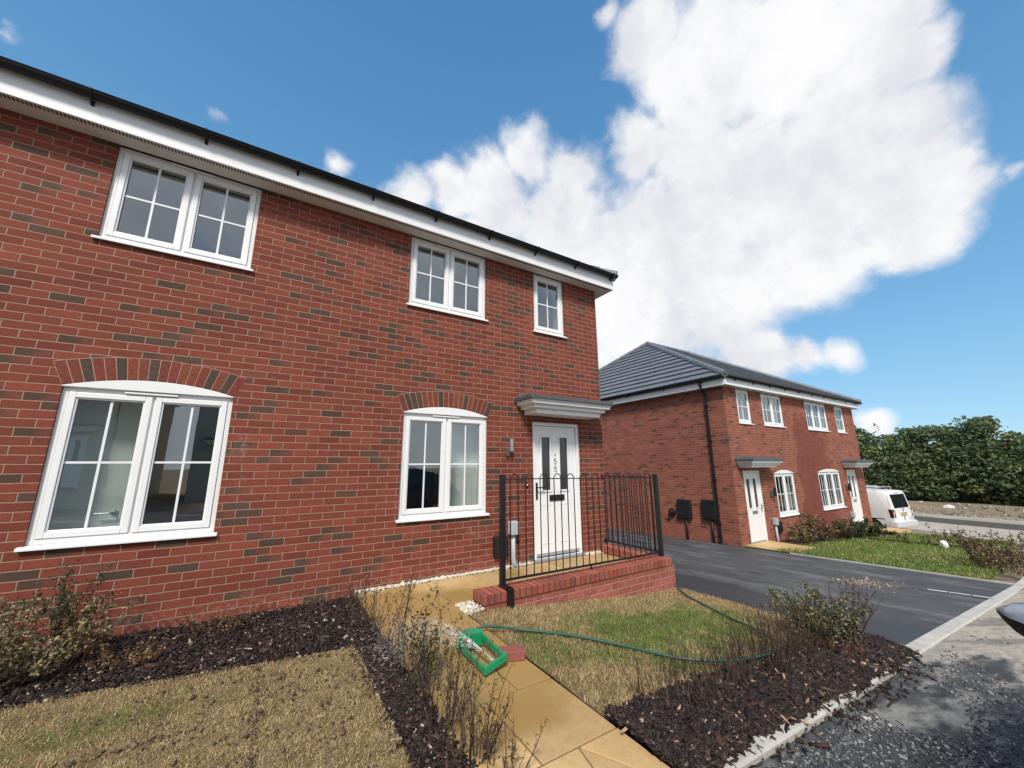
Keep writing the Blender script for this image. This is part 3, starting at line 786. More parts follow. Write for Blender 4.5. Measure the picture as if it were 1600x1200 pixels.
def lamp():
    t = empty('wall_lamp', (2.90,0,1.64), 'steel cylinder wall light on the brick left of the front door', 'wall light')
    a = MB(); a.box(2.865,2.915,-.035,0,1.49,1.60); obj('bracket', a, M['lead'], t, False, .004)
    b = MB(); b.tube([(2.925,-.075,1.555),(2.925,-.075,1.735)], .026, 16); obj('lamp_body', b, M['steel'], t, False)
    c = MB(); c.tube([(2.905,-.03,1.575),(2.925,-.075,1.60)], .01, 8); obj('arm', c, M['steel'], t)
lamp()
def bell():
    t = empty('doorbell', (3.228,0,1.08), 'small dark doorbell on the brick beside the front door', 'doorbell')
    a = MB(); a.box(3.205,3.25,-.016,0,1.035,1.115); obj('housing', a, M['blackplastic'], t, False, .005, 2)
    b = MB(); b.tube([(3.2275,-.016,1.078),(3.2275,-.021,1.078)], .011, 12); obj('button', b, M['pvc'], t)
bell()
def riser():
    t = empty('service_riser', (2.95,-.06,0), 'grey utility pipe with a small box on top, behind the railing', 'utility pipe')
    a = MB(); a.box(2.895,3.02,-.12,-.005,.42,.60); obj('box', a, M['grey'], t, False, .015, 3)
    b = MB(); b.tube([(2.955,-.055,.425),(2.955,-.055,.12),(2.965,-.06,.06),(2.975,-.062,-.004)], [.03,.03,.034,.036], 14); obj('pipe', b, M['grey'], t, True)
riser()
def vent_box():
    t = empty('meter_box', (2.78,0,.2), 'small dark box fixed low on the near house wall behind the railing post', 'meter box')
    a = MB(); a.box(2.66,2.875,-.06,0,.16,.42); obj('housing', a, M['blackplastic'], t, False, .01, 2)
    b = MB(); b.box(2.675,2.86,-.066,-.0601,.18,.40); obj('lid', b, M['blackplastic'], t, False, .004)
vent_box()

# ------------------------------------------------------------------ the far pair of houses
def far_house():
    X0, Y0, Z0 = 11.0, 1.25, -.90
    h = empty('brick_house', (X0,Y0,Z0), 'far orange red brick pair of houses with two white doors and a hipped grey roof', 'house')
    L, Dp = 9.57, 10.0; XR = X0+L; ZS = 3.60
    U = [(11.67,12.41,1),(13.13,14.46,2),(16.20,17.98,3),(18.78,19.60,1)]
    Lw = [(13.28,14.57,2),(16.36,18.23,3)]; Ds = [(11.50,12.44),(18.86,19.80)]
    ops = [(a,b,2.555,ZS) for a,b,n in U] + [(a,b,-.20,1.06) for a,b,n in Lw] + [(a,b,Z0,1.165) for a,b in Ds]
    wl = MB(); inn = MB(); sh = lambda o: o
    wall_front(wl, X0, XR, -1.8, 3.63, ops, Y0, .11, .3, inn)
    YB = Y0+Dp
    wl.quad((XR,Y0,-1.8),(XR,YB,-1.8),(XR,YB,3.63),(XR,Y0,3.63)); wl.quad((X0,YB,-1.8),(X0,Y0,-1.8),(X0,Y0,3.63),(X0,YB,3.63)); wl.quad((XR,YB,-1.8),(X0,YB,-1.8),(X0,YB,3.63),(XR,YB,3.63))
    obj('wall', wl, M['brick2'], h)
    for z0,z1 in ((Z0+.03,1.4),(1.65,3.58)):
        inn.quad((X0+.2,Y0+.3,z0),(XR-.2,Y0+.3,z0),(XR-.2,YB-.2,z0),(X0+.2,YB-.2,z0)); inn.quad((X0+.2,Y0+.3,z1),(X0+.2,YB-.2,z1),(XR-.2,YB-.2,z1),(XR-.2,Y0+.3,z1))
        inn.quad((X0+.2,Y0+4,z0),(XR-.2,Y0+4,z0),(XR-.2,Y0+4,z1),(X0+.2,Y0+4,z1))
        for xp in (12.8,15.5,18.4): inn.box(xp,xp+.1,Y0+.3,Y0+4,z0,z1)
    rm = obj('interior', inn, M['plaster'], h)
    cmat = simple('grey_curtain', (.5,.5,.49), .9, .1, 5)
    for a,b,c,d in [(13.3,13.55,-.2,1.0),(14.25,14.5,-.2,1.0),(16.4,16.7,-.2,1.0),(17.2,17.4,-.2,1.0),(17.95,18.2,-.2,1.0),(13.2,13.4,2.6,3.5),(14.1,14.4,2.6,3.5),(12.2,12.38,2.6,3.5),(16.3,16.5,2.6,3.5),(17.6,17.9,2.6,3.5)]:
        n = 14; cur = MB()
        for k in range(n):
            xa, xb = lerp(a,b,k/n), lerp(a,b,(k+1)/n); ya, yb = Y0+.2+.018*(k%2), Y0+.2+.018*((k+1)%2)
            cur.quad((xa,ya,c),(xb,yb,c),(xb,yb,d),(xa,ya,d))
        obj('curtain', cur, cmat, rm)
    for a,b,n in U: window(h, a, b, 2.53, ZS-.02, n, Y0, n > 1)
    for a,b,n in Lw:
        window(h, a, b, -.225, 1.06, n, Y0, True, True, 2, .10)
    front_door(h, *Ds[0], Z0+.03, 1.165, Y0, False, False); front_door(h, *Ds[1], Z0-.02, 1.115, Y0, False, True)
    canopy(h, 11.15, 12.95, 1.26, Y0, .50); canopy(h, 18.50, 20.25, 1.20, Y0, .50)
    eaves(h, X0, XR, Y0, YB, .2, ZS, .23)
    zg = ZS+.225
    gutter(h, (X0-.22,Y0-.218,zg), (XR+.25,Y0-.218,zg), (0,-1,0), [.05+k*.1 for k in range(10)])
    gutter(h, (X0-.218,YB,zg), (X0-.218,Y0-.22,zg), (-1,0,0), [.2,.35,.5,.65,.8,.93])
    hip_roof(h, X0-.27, XR+.27, Y0-.27, YB+.27, ZS+.25, 3.5, ZS+.25+2.95, 14)
    dp = MB(); dp.tube([(X0-.27,1.79,zg-.05),(X0-.27,1.79,zg-.12),(X0-.16,1.785,zg-.28),(X0-.06,1.78,zg-.42),(X0-.055,1.78,zg-.6),(X0-.055,1.78,-.78),(X0-.075,1.78,-.845)], .036, 12)
    for z in (3.05,2.0,.9,-.3): dp.box(X0-.10,X0-.001,1.735,1.825,z,z+.035)
    obj('downpipe', dp, M['gutter'], h, False)
    return h
FH = far_house()

def small_boxes():
    for nm, y0, y1, lab in (('meter_box',2.62,3.08,'left black meter box on the side wall of the far house'),('meter_box',1.80,2.26,'right black meter box next to the black downpipe of the far house')):
        t = empty(nm, (11,(y0+y1)/2,-.2), lab, 'meter box', 'black meter boxes on the far house')
        dz = .05 if y0 < 2 else 0
        a = MB(); a.box(10.91,10.999,y0,y1,-.26+dz,.29+dz); obj('housing', a, M['blackplastic'], t, False, .012, 2)
        b = MB(); b.box(10.90,10.9099,y0+.02,y1-.02,-.24+dz,.27+dz); obj('lid', b, M['blackplastic'], t, False, .005)
        c = MB(); yc = y0+.2; c.tube([(10.96,yc,-.255+dz),(10.96,yc,G(11,2.5)-.05)], .03, 10); obj('conduit', c, M['blackplastic'], t, True)
    t = empty('wall_vent', (11,3.30,-.1), 'round black flue terminal on the side wall of the far house', 'flue')
    a = MB(); a.tube([(10.999,3.30,-.12),(10.93,3.30,-.12)], .12, 16); obj('collar', a, M['blackplastic'], t, False, .01)
    b = MB(); b.tube([(10.93,3.30,-.12),(10.86,3.30,-.12)], .075, 14); obj('terminal', b, M['blackplastic'], t, False, .01)
    t = empty('wall_lamp', (12.95,1.25,.55), 'dark wall light between the first door and window of the far house', 'wall light', 'wall lights on the far house')
    a = MB(); a.box(12.86,12.96,1.20,1.249,.42,.56); obj('bracket', a, M['lead'], t)
    b = MB(); b.tube([(12.97,1.15,.40),(12.97,1.15,.66)], .04, 12); obj('lamp_body', b, M['blackplastic'], t)
    t = empty('wall_lamp', (18.62,1.25,.50), 'dark wall light left of the second door of the far house', 'wall light', 'wall lights on the far house')
    a = MB(); a.box(18.56,18.66,1.20,1.249,.36,.50); obj('bracket', a, M['lead'], t)
    b = MB(); b.tube([(18.6,1.14,.34),(18.6,1.14,.62)], .045, 12); obj('lamp_body', b, M['blackplastic'], t)
    for x, lab in ((12.82,'grey utility pipe with a box beside the first door of the far house'),(18.55,'grey utility pipe with a box left of the second door of the far house')):
        z = G(x,1.2)
        t = empty('service_riser', (x,1.2,z), lab, 'utility pipe', 'utility pipes on the far house')
        a = MB(); a.box(x-.06,x+.06,1.12,1.245,z+.48,z+.68); obj('box', a, M['grey'], t, False, .015, 2)
        b = MB(); b.tube([(x,1.19,z+.5),(x,1.19,z+.05),(x+.03,1.18,z-.03)], .032, 12); obj('pipe', b, M['grey'], t, True)
    t = empty('meter_box', (13.05,1.24,-.5), 'small black box low on the front wall of the far house', 'meter box')
    a = MB(); a.box(12.98,13.20,1.18,1.249,-.62,-.33); obj('housing', a, M['blackplastic'], t, False, .01)
    b = MB(); b.box(12.995,13.185,1.172,1.1799,-.605,-.345); obj('lid', b, M['blackplastic'], t, False, .004)
small_boxes()
# the houses across the street: only seen mirrored in the windows
def opposite():
    cream = simple('cream_render', (.52,.47,.38), .85, .12, 2)
    for (x,y,z,lab) in ((6.5,-17.5,.25,'cream rendered house across the street facing the near house, seen in its window reflections'),(-5.5,-16.0,.55,'cream rendered house across the street further left, seen in window reflections')):
        c = copy_tree(FH); c.location = (x,y,z); c.rotation_euler = (0,0,math.pi); tag(c, lab, 'house')
        for ch in c.children:
            if ch.name.startswith('wall') and ch.type == 'MESH': ch.material_slots[0].link = 'OBJECT'; ch.material_slots[0].material = cream
opposite()

# ------------------------------------------------------------------ garden wall, railing, pebbles
def garden_wall():
    t = empty('garden_wall', (3.3,-1.1,-.2), 'low red brick wall with brick on edge capping round the landing', 'wall')
    a = MB(); a.box(1.905,4.835,-1.195,-.965,-.75,.0125); obj('wall_base', a, M['brick_low'], t)
    b = MB(); b.box(4.60,4.835,-.9649,-.0012,-.75,.0125); obj('return_base', b, M['brick_low'], t)
    c = MB(); c.box(1.90,4.79,-1.2,-.96,.0126,.115); obj('capping', c, M['brick_cap'], t, False, .006, 2)
    d = MB()
    y = -.955
    while y < -.08:
        d.box(4.60,4.79,y,y+.066,.0126,.115); y += .075
    obj('return_capping', d, M['brick_low'], t, False, .004)
garden_wall()

def railing():
    t = empty('metal_railing', (3.45,-1.07,.1), 'black metal railing with hooped bars on the low brick wall by the front door', 'railing')
    Y = -1.07; xa, xb = 2.19, 4.745
    def post(x, y, z0, z1, kind):
        p = MB(); p.box(x-.027,x+.027,y-.027,y+.027,z0,z1)
        o = obj('post', p, M['black'], t, False, .004, 2); return o
    p1 = post(xa, Y, .150, 1.262, 0)
    # cranked foot of the first post: over the capping and down the front of the wall
    k = MB(); k.box(xa-.03,xa+.03,-1.232,Y+.03,.1155,.1495); k.box(xa-.03,xa+.03,-1.256,-1.2005,-.16,.1495)
    obj('post_bracket', k, M['black'], p1, False, .004)
    p2 = post(xb, Y, .1155, 1.225, 1)
    for nm, a, b in (('top_rail',(xa+.027,1.212),(xb-.027,1.175)),('bottom_rail',(xa+.027,.178),(xb-.027,.165))):
        r = MB(); hh = .006 if nm == 'top_rail' else .011; r.loft([[(x,Y-.009,z-hh),(x,Y+.009,z-hh),(x,Y+.009,z+hh),(x,Y-.009,z+hh)] for x,z in (a,b)]); obj(nm, r, M['black'], t)
    n = 12; pit = (xb-xa-.10)/n
    def hoop(cx, cy, dx, dy, zb, zt):
        w = pit*.25
        pts = [(cx-dx*w, cy-dy*w, zb), (cx-dx*w, cy-dy*w, zt-w)] + [(cx-dx*w*math.cos(q), cy-dy*w*math.cos(q), zt-w+w*math.sin(q)) for q in np.linspace(0,math.pi,9)[1:-1]] + [(cx+dx*w, cy+dy*w, zt-w), (cx+dx*w, cy+dy*w, zb)]
        m = MB(); m.tube(pts, .0062, 8); obj('hoop_bar', m, M['black'], t, True)
    for i in range(n):
        x = xa+.05+pit*(i+.5); f = (x-xa)/(xb-xa)
        hoop(x, Y, 1, 0, lerp(.176,.163,f), lerp(1.268,1.232,f))
    for x in (2.99+.0,):
        s = MB(); s.tube([(x+.45,Y,.16),(x+.45,Y,.116)], .012, 8); obj('foot', s, M['black'], t)
    # return run back to the house wall
    for nm, z in (('top_rail',1.175),('bottom_rail',.165)):
        hh = .006 if nm == 'top_rail' else .011; r = MB(); r.box(xb-.009,xb+.009,Y+.027,-.012,z-hh,z+hh); obj(nm, r, M['black'], t)
    for z in (1.17,.165):
        q = MB(); q.box(xb-.02,xb+.02,-.0121,-.0006,z-.03,z+.03); obj('wall_fixing', q, M['black'], t, False, .003)
    m = 5; pit2 = (abs(Y)-.03-.05)/m
    for i in range(m): hoop(xb, Y+.05+pit2*(i+.5), 0, 1, .163, 1.232)
railing()

def nz(x, y, s, seed): return np.array([mnoise.noise(Vector((a*s, b*s, seed))) for a,b in zip(x,y)])
def scatter_boxes(name, pts, size, cols, mat, flat=.45, aspect=1.0, tilt=.5, label=None, kind='stuff', jitter=.35):
    """many little irregular lumps in one mesh; pts (N,3)"""
    N = len(pts); base = np.array([(-1,-1,-1),(1,-1,-1),(1,1,-1),(-1,1,-1),(-1,-1,1),(1,-1,1),(1,1,1),(-1,1,1)], float)
    v = np.repeat(base[None], N, 0) * (1 + rng.uniform(-jitter, jitter, (N,8,3)))
    s = size*(np.exp(rng.normal(0,.38,N)))[:,None]
    sc = np.stack([s[:,0]*aspect*rng.uniform(.6,1.4,N), s[:,0]*rng.uniform(.7,1.1,N), s[:,0]*flat*rng.uniform(.6,1.3,N)],1)/2
    v *= sc[:,None,:]
    a = rng.uniform(0,2*np.pi,N); b = rng.normal(0,tilt,N); c = rng.normal(0,tilt,N)
    def rot(ax, q):
        Rm = np.zeros((N,3,3)); i,j,k = ax,(ax+1)%3,(ax+2)%3
        Rm[:,i,i]=1; Rm[:,j,j]=np.cos(q); Rm[:,k,k]=np.cos(q); Rm[:,j,k]=-np.sin(q); Rm[:,k,j]=np.sin(q); return Rm
    Rm = rot(2,a) @ rot(1,b) @ rot(0,c)
    v = np.einsum('nij,nkj->nki', Rm, v) + pts[:,None,:]
    f = np.array([(0,3,2,1),(4,5,6,7),(0,1,5,4),(1,2,6,5),(2,3,7,6),(3,0,4,7)])
    F = (np.arange(N)[:,None,None]*8 + f[None]).reshape(-1,4)
    C = np.repeat(cols, 8, 0)
    o = np_obj(name, v.reshape(-1,3), F, C, mat)
    return tag(o, label, None, None, kind)
def pick(pal, N, var=.15):
    pal = np.array(pal); c = pal[rng.integers(0,len(pal),N)]; return np.clip(c*(1+rng.normal(0,var,(N,1))),0,1)
PEB = [(.72,.68,.58),(.62,.55,.42),(.78,.75,.68),(.55,.47,.36)]
def pebbles():
    N = 3000
    x = rng.uniform(.93,3.33,N); y = -np.abs(rng.normal(0,.026,N))-.008
    p = np.stack([x,y,rng.uniform(-.002,.016,N)],1)
    N2 = 700; x2 = rng.uniform(4.30,4.6,N2); p2 = np.stack([x2,-np.abs(rng.normal(0,.04,N2))-.008,rng.uniform(0,.016,N2)],1)
    N3 = 1000; p3 = np.stack([1.715+np.abs(rng.normal(.0,.075,N3)), rng.uniform(-1.22,-.95,N3), rng.uniform(-.02,.012,N3)],1)
    p3[:,0] = np.minimum(p3[:,0], 1.90)
    P = np.concatenate([p,p2,p3]); scatter_boxes('pebbles', P, .0115, pick(PEB,len(P),.12), M['stone'], .75, 1.1, .6, 'cream pebble strip between house wall and paving')
pebbles()

# ------------------------------------------------------------------ bark mulch and stones
BK = [(.026,.017,.014),(.042,.023,.019),(.016,.012,.011),(.062,.030,.023),(.034,.027,.023),(.078,.052,.038),(.020,.016,.016)]
def inpoly_bed_left(N):
    x = rng.uniform(-3.0,.92,N); y = rng.uniform(-1.48,-.01,N)
    lt = np.array([lawnl_top(q) for q in x]); keep = (y > lt-.02) | (x > .66)
    keep &= ~((x > .66) & (y < -1.45))
    return np.stack([x[keep], y[keep], -.04 + .02*np.clip((-y[keep]-.5)/.6,0,1)],1)
def mulch():
    a = inpoly_bed_left(38000); N = 12500
    b = np.stack([rng.uniform(.655,.955,N), rng.uniform(-3.46,-1.4,N), np.full(N,-.02)],1)
    P = np.concatenate([a,b]); P[:,2] += rng.uniform(-.006,.02,len(P))
    # the bed is heaped away from the lawn edge
    c = pick(BK, len(P), .3); w = rng.random(len(P)) < .03; c[w] = (.42,.36,.28)
    scatter_boxes('bark_mulch', P, .0095, c, M['bark'], .4, 2.1, .35, 'dark bark chips in the left bed')
    N = 56000; x = rng.uniform(1.714,4.9,N); lo = np.array([lawnr_bot(q) for q in x]); b0 = -3.505 + .05*nz(x,x*0,5,1.)+ .03*nz(x,x*0,17,2.); y = b0 + (lo+.05-b0)*rng.random(N)
    z = np.array([bedr_z(p,q) for p,q in zip(x,y)]) + rng.uniform(-.005,.022,N)
    N2 = 420; x2 = rng.uniform(1.9,4.8,N2); y2 = -3.5 - np.abs(rng.normal(0,.09,N2)); z2 = np.array([G(q,-3.4) for q in x2]) - np.where(y2 < -3.55, .018, -.012)
    P = np.stack([np.concatenate([x,x2]), np.concatenate([y,y2]), np.concatenate([z,z2])],1)
    c = pick(BK, len(P), .3); w = rng.random(len(P)) < .022; c[w] = (.45,.30,.20)
    scatter_boxes('bark_mulch', P, .0098, c, M['bark'], .36, 3.0, .4, 'dark bark chips in the bed beside the kerb')
    # stray clods on the left lawn
    N = 900; x = rng.uniform(-1.6,.66,N); y = rng.uniform(-3.3,-1.35,N); k = (x + y*.25 + 1.0 + rng.normal(0,.5,N)) > -.3
    P = np.stack([x,y,np.full(N,.012)],1)[k]
    M1 = 120; sx = np.concatenate([rng.normal(.07,.012,M1), rng.uniform(-1.3,.07,M1)]); sy = np.concatenate([rng.uniform(-2.6,-1.3,M1), -1.93+rng.normal(0,.012,M1)])
    sx[M1:] = np.where(rng.random(M1) < .45, sx[M1:]*.25-.25, sx[M1:]); P = np.concatenate([P, np.stack([sx,sy,np.full(2*M1,.008)],1)])
    scatter_boxes('soil_clods', P, .008, pick([(.12,.08,.05),(.17,.12,.08),(.075,.055,.04)],len(P),.2), M['bark'], .6, 1.3, .6, 'dark crumbs of soil on the left lawn')
mulch()
def loose_stones():
    N = 13000; x = np.abs(rng.normal(0,2.0,N))+1.1+rng.uniform(-1.2,.6,N); y = -3.6 - np.abs(rng.normal(0,.65,N))
    k = x < 8; x, y = x[k], y[k]
    k = np.array([mnoise.noise(Vector((a*.9,b*1.6,.3))) for a,b in zip(x,y)]) > -.12 + .05*x*.3; x, y = x[k], y[k]
    z = np.array([G(a,-3.4)-road_drop(a)+.003 for a in x])
    P = np.stack([x,y,z],1)
    scatter_boxes('loose_stones', P, .0085, pick([(.075,.08,.085),(.12,.125,.13),(.20,.20,.20),(.055,.06,.065),(.34,.335,.32),(.10,.105,.11)],len(P),.2), M['stone'], .6, 1.2, .5, 'loose grey chippings on the road')
    N = 520; P = np.stack([8.35+rng.normal(0,.22,N), -2.1+rng.normal(0,.17,N), np.zeros(N)],1); P[:,2] = [G(a,b)+.006 for a,b,_ in P]
    scatter_boxes('gravel', P, .018, pick([(.25,.21,.165),(.20,.17,.135),(.30,.26,.21),(.14,.125,.11)],N,.2), M['stone'], .5, 1.2, .4, 'spilt patch of pale gravel on the driveway')
    N = 900; P = np.stack([rng.uniform(28.6,40,N), rng.uniform(-14,8,N), np.full(N,-1.40)],1)
    scatter_boxes('field_stones', P, .085, pick([(.36,.32,.26),(.27,.22,.165),(.22,.18,.13),(.25,.2,.15)],N,.2), M['stone'], .5, 1.3, .4, 'stones and clods on the bare field')
loose_stones()

# ------------------------------------------------------------------ grass
STRAW = np.array([(.43,.31,.15),(.49,.365,.195),(.34,.235,.11),(.54,.42,.245),(.39,.30,.135)])
GREENS = np.array([(.12,.19,.04),(.16,.235,.055),(.20,.25,.07)])
def blades(name, x, y, z, length, width, green, label, lean=.9):
    N = len(x); a = rng.uniform(0,2*np.pi,N); ln = length*np.exp(rng.normal(0,.3,N)); tl = np.clip(np.abs(rng.normal(lean,.35,N)),.05,1.45)
    d = np.stack([np.cos(a)*np.sin(tl), np.sin(a)*np.sin(tl), np.cos(tl)],1)
    s = np.stack([-np.sin(a), np.cos(a), np.zeros(N)],1)*(width*rng.uniform(.6,1.3,N))[:,None]
    b = np.stack([x,y,z],1); tip = b + d*ln[:,None]; tip[:,2] = np.maximum(tip[:,2], z+.002)
    mid = b + d*(ln*.5)[:,None] + np.array([0,0,1])*(ln*.12)[:,None]
    V = np.stack([b-s, b+s, mid+s*.8, mid-s*.8, tip],1)
    g = rng.random(N) < green
    C = STRAW[rng.integers(0,5,N)]; C[g] = GREENS[rng.integers(0,3,g.sum())]
    C = np.clip(C*(1+rng.normal(0,.16,(N,1))),0,1)
    C5 = np.repeat(C,5,0)
    i = np.arange(N)*5
    F = np.concatenate([np.stack([i,i+1,i+2],1), np.stack([i,i+2,i+3],1), np.stack([i+3,i+2,i+4],1)])
    o = np_obj(name, V.reshape(-1,3), F, C5, M['grass'])
    return tag(o, label, None, None, 'stuff')
def lawns():
    N = 105000; x = rng.uniform(-2.2,.70,N); t = 1-rng.random(N)**1.0; top = np.array([lawnl_top(q) for q in x]); y = -3.3 + (top+.03+3.3)*t
    n = nz(x,y,1.6,.2); g = np.clip(.015 + .8*np.exp(-(((x+.62)/.36)**2 + ((y+1.62)/.15)**2)) + .06*(n > .3) + .25*np.exp(-(((x+1.2)/.4)**2+((y+1.9)/.25)**2)), 0, .85)
    # turf joints: thin bare lines
    bare = (np.abs(x-.17-.02*nz(x,y,4,3.)) < .008) | (np.abs(y+1.72-.01*x) < .008)*(x < .17)
    k = ~(bare & (rng.random(N) < .8)); 
    blades('grass', x[k], y[k], np.array([lawnl_z(a,b) for a,b in zip(x[k],y[k])]), .017, .0015, g[k], 'short dry grass on the left lawn', 1.2)
    N = 85000; x = rng.uniform(1.735,4.87,N); lo = np.array([lawnr_bot(q) for q in x]); y = lo-.03 + (-1.22-lo)*rng.random(N)
    n = nz(x,y,1.5,.7); n2 = nz(x,y,5,2.7)
    # px (850..1150, 950..1060) in the photo: the green middle
    e = ((x-3.0)/1.15)**2 + ((y+2.15)/.62)**2
    g = np.clip(1.25 - e*.85 + .9*n + .6*n2, 0.04, .93)*(1-.9*(np.exp(-((y+3.0)/.22)**2)*(x<2.6)))
    blades('grass', x, y, np.array([lawnr_z(a,b) for a,b in zip(x,y)]), .027, .0017, g, 'dry grass with green patches on the lawn below the railing', .9)
    N = 32000; x = 11.05+8.0*rng.random(N)**1.3; y = rng.uniform(-3.25,1.0,N)
    k = (y > -3.0 + .11*np.maximum(0,x-14)) & (y < .5) ; x, y = x[k], y[k]
    g = np.clip(.82 + .5*nz(x,y,.8,5.), .35, .97)
    blades('grass', x, y, np.array([lawn2_z(a,b) for a,b in zip(x,y)]), .05, .005, g, 'green grass in front of the far house', .7)
    # straw fringe growing over the drive edge of the right lawn
lawns()

# ------------------------------------------------------------------ shrubs
def plant(name, x, y, z, h, spread, stems0, label, cat, leafn=0, leafpal=((.08,.11,.035),), leafs=.02, stempal=((.10,.07,.05),), thick=.0028, group=None, side=2.0, leaf_lo=.2, droop=.0, base=.05, jit=.10, twig=.35):
    r = random.Random(hash((round(x,3),round(y,3),name)) & 0xffff if False else int(abs(x*991+y*577+h*131)*10) )
    if group and 'path' in group: h *= 1.42; stems0 = int(stems0*1.35); thick *= 1.6; leafn = int(leafn*1.8); base = .075; side *= .8
    if group and 'kerb' in group: h *= 1.25; stems0 = int(stems0*2.1); thick *= 2.1; leafn *= 2; base = .2
    stems = stems0
    t = empty(name, (x,y,z), label, cat, group)
    sm = MB(); lf = MB()
    tips = []
    for k in range(stems):
        a = r.uniform(0,2*math.pi); rr = base*math.sqrt(r.random()); hh = h*r.uniform(.55,1.02); lean = spread*r.uniform(.15,1.0)
        p = Vector((x+rr*math.cos(a), y+rr*math.sin(a), z-.02)); d = Vector((math.cos(a)*lean, math.sin(a)*lean, 1)).normalized()
        n = 6; pts = [p.copy()]; seg = hh/n
        for q in range(n):
            d = (d + Vector((r.gauss(0,jit), r.gauss(0,jit), r.gauss(0,jit*.5)-droop*q/n))).normalized(); p = p + d*seg; pts.append(p.copy())
        sm.col = stempal[r.randrange(len(stempal))]; rad = thick*r.uniform(.7,1.3)
        sm.tube(pts, [rad*(1-.75*i/n) for i in range(n+1)], 4, False)
        tips.append(pts)
        for q in range(int(side*n)):
            i = r.uniform(1.2, n-.05); i0 = int(i); b = pts[i0].lerp(pts[i0+1], i-i0)
            e = (d*.8 + Vector((r.gauss(0,1),r.gauss(0,1),r.gauss(.35,.5)))).normalized(); L = seg*r.uniform(.5,1.6)*twig*2
            c1 = b + e*L*.5 + Vector((0,0,L*.06)); c2 = b + e*L + Vector((0,0,L*.15))
            sm.tube([b,c1,c2], [rad*.5,rad*.35,rad*.18], 3, False); tips.append([b,c1,c2])
    for q in range(leafn):
        pts = tips[r.randrange(len(tips))]; m = len(pts)-1; i = lerp(leaf_lo*m, m-.01, r.random()); i0 = int(i)
        b = pts[i0].lerp(pts[i0+1], i-i0) + Vector((r.gauss(0,.006),r.gauss(0,.006),r.gauss(0,.006)))
        d = Vector((r.gauss(0,1),r.gauss(0,1),r.gauss(.2,.7))).normalized(); s = d.cross(Vector((r.gauss(0,1),r.gauss(0,1),r.gauss(0,1)))).normalized()
        L = leafs*r.uniform(.6,1.4); wd = L*r.uniform(.25,.42); up = d.cross(s)*L*.15
        cc = leafpal[r.randrange(len(leafpal))]; kk = r.uniform(.7,1.3); lf.col = tuple(min(1,c*kk) for c in cc)
        lf.add([b, b+d*L*.5+s*wd-up, b+d*L, b+d*L*.5-s*wd-up], [(0,1,2),(0,2,3)])
    obj('stem', sm, M['stem'], t)
    if leafn: obj('foliage', lf, M['leaf'], t)
    return t
BRN = ((.050,.034,.027),(.075,.052,.040),(.038,.027,.022),(.11,.08,.06))
DRY = ((.26,.185,.095),(.18,.11,.055),(.34,.26,.145),(.13,.075,.045))
OLV = ((.085,.10,.035),(.12,.125,.05),(.30,.26,.13),(.05,.065,.025),(.36,.31,.17))
GRN = ((.055,.085,.035),(.085,.115,.05),(.12,.15,.075),(.04,.06,.028))
RST = ((.16,.075,.04),(.10,.05,.03),(.23,.13,.07))
Zb = -.035
plant('shrub', -1.27,-.62,Zb, .60,.8,34,'large half dead shrub with pale leaves at the left edge of the photo','shrub', 4200, DRY+OLV+((.42,.36,.22),(.38,.30,.16)), .025, BRN, .003, None, 2.2, .15, .02, .16)
plant('shrub', -1.20,-.34,Zb, .70,.16,10,'thin upright shrub with dark green needles against the wall under the left window','shrub', 1500, ((.045,.07,.03),(.06,.09,.04),(.09,.11,.06)), .016, BRN, .003, None, 2.5, .25, 0, .05)
plant('shrub', -1.06,-.40,Zb, .52,.40,9,'sparse upright shrub with tan seed leaves under the left window','shrub', 700, DRY, .020, RST, .0025, None, 2.0, .3, 0, .07)
plant('shrub', -.72,-.74,Zb, .20,1.0,22,'low rusty brown dead shrub in the bark under the left window','shrub', 800, RST+DRY, .020, RST, .0022, None, 2.0, .1, .05, .12)
plant('shrub', -.26,-.42,Zb, .25,.9,16,'low withered brown shrub at the wall right of the left window','shrub', 800, DRY+RST, .017, BRN, .0022, None, 2.2, .2, .03, .12)
# dead stems beside the path, back to front
for (x,y,h,sp,n,lab,ln) in [
    (.86,-.32,.24,.5,12,'small dead twiggy plant at the far end of the path bed by the wall',40),
    (.88,-1.12,.36,.42,17,'dense dark twiggy plant beside the path behind the tall bare one',130),
    (.90,-1.62,.50,.30,11,'tall bare branching twig plant beside the path opposite the sprinkler',40),
    (.92,-1.90,.30,.55,16,'low tangle of bare twigs beside the path',60),
    (.93,-2.60,.42,.30,22,'tall bundle of dead upright stems at the front of the path',170),
    (.97,-2.86,.34,.42,18,'bushy dead stems with curled leaves nearest the bottom of the photo',150),
    (1.05,-3.02,.24,.5,9,'few short dry stems leaning over the paving at the bottom',60)]:
    plant('dead_plant', x,y,Zb, h,sp,n,lab,'plant', ln, DRY+RST+((.07,.05,.035),), .016, BRN, .0022, 'dead plants along the path', 1.7, .3, 0, .075, .11)
plant('shrub', .96,-2.22,Zb, .62,.34,24,'half green twiggy shrub with grey green leaves leaning over the path','shrub', 1100, GRN+((.11,.12,.06),(.09,.06,.04),(.16,.14,.08)), .019, BRN, .0024, None, 1.5, .35, 0, .07)
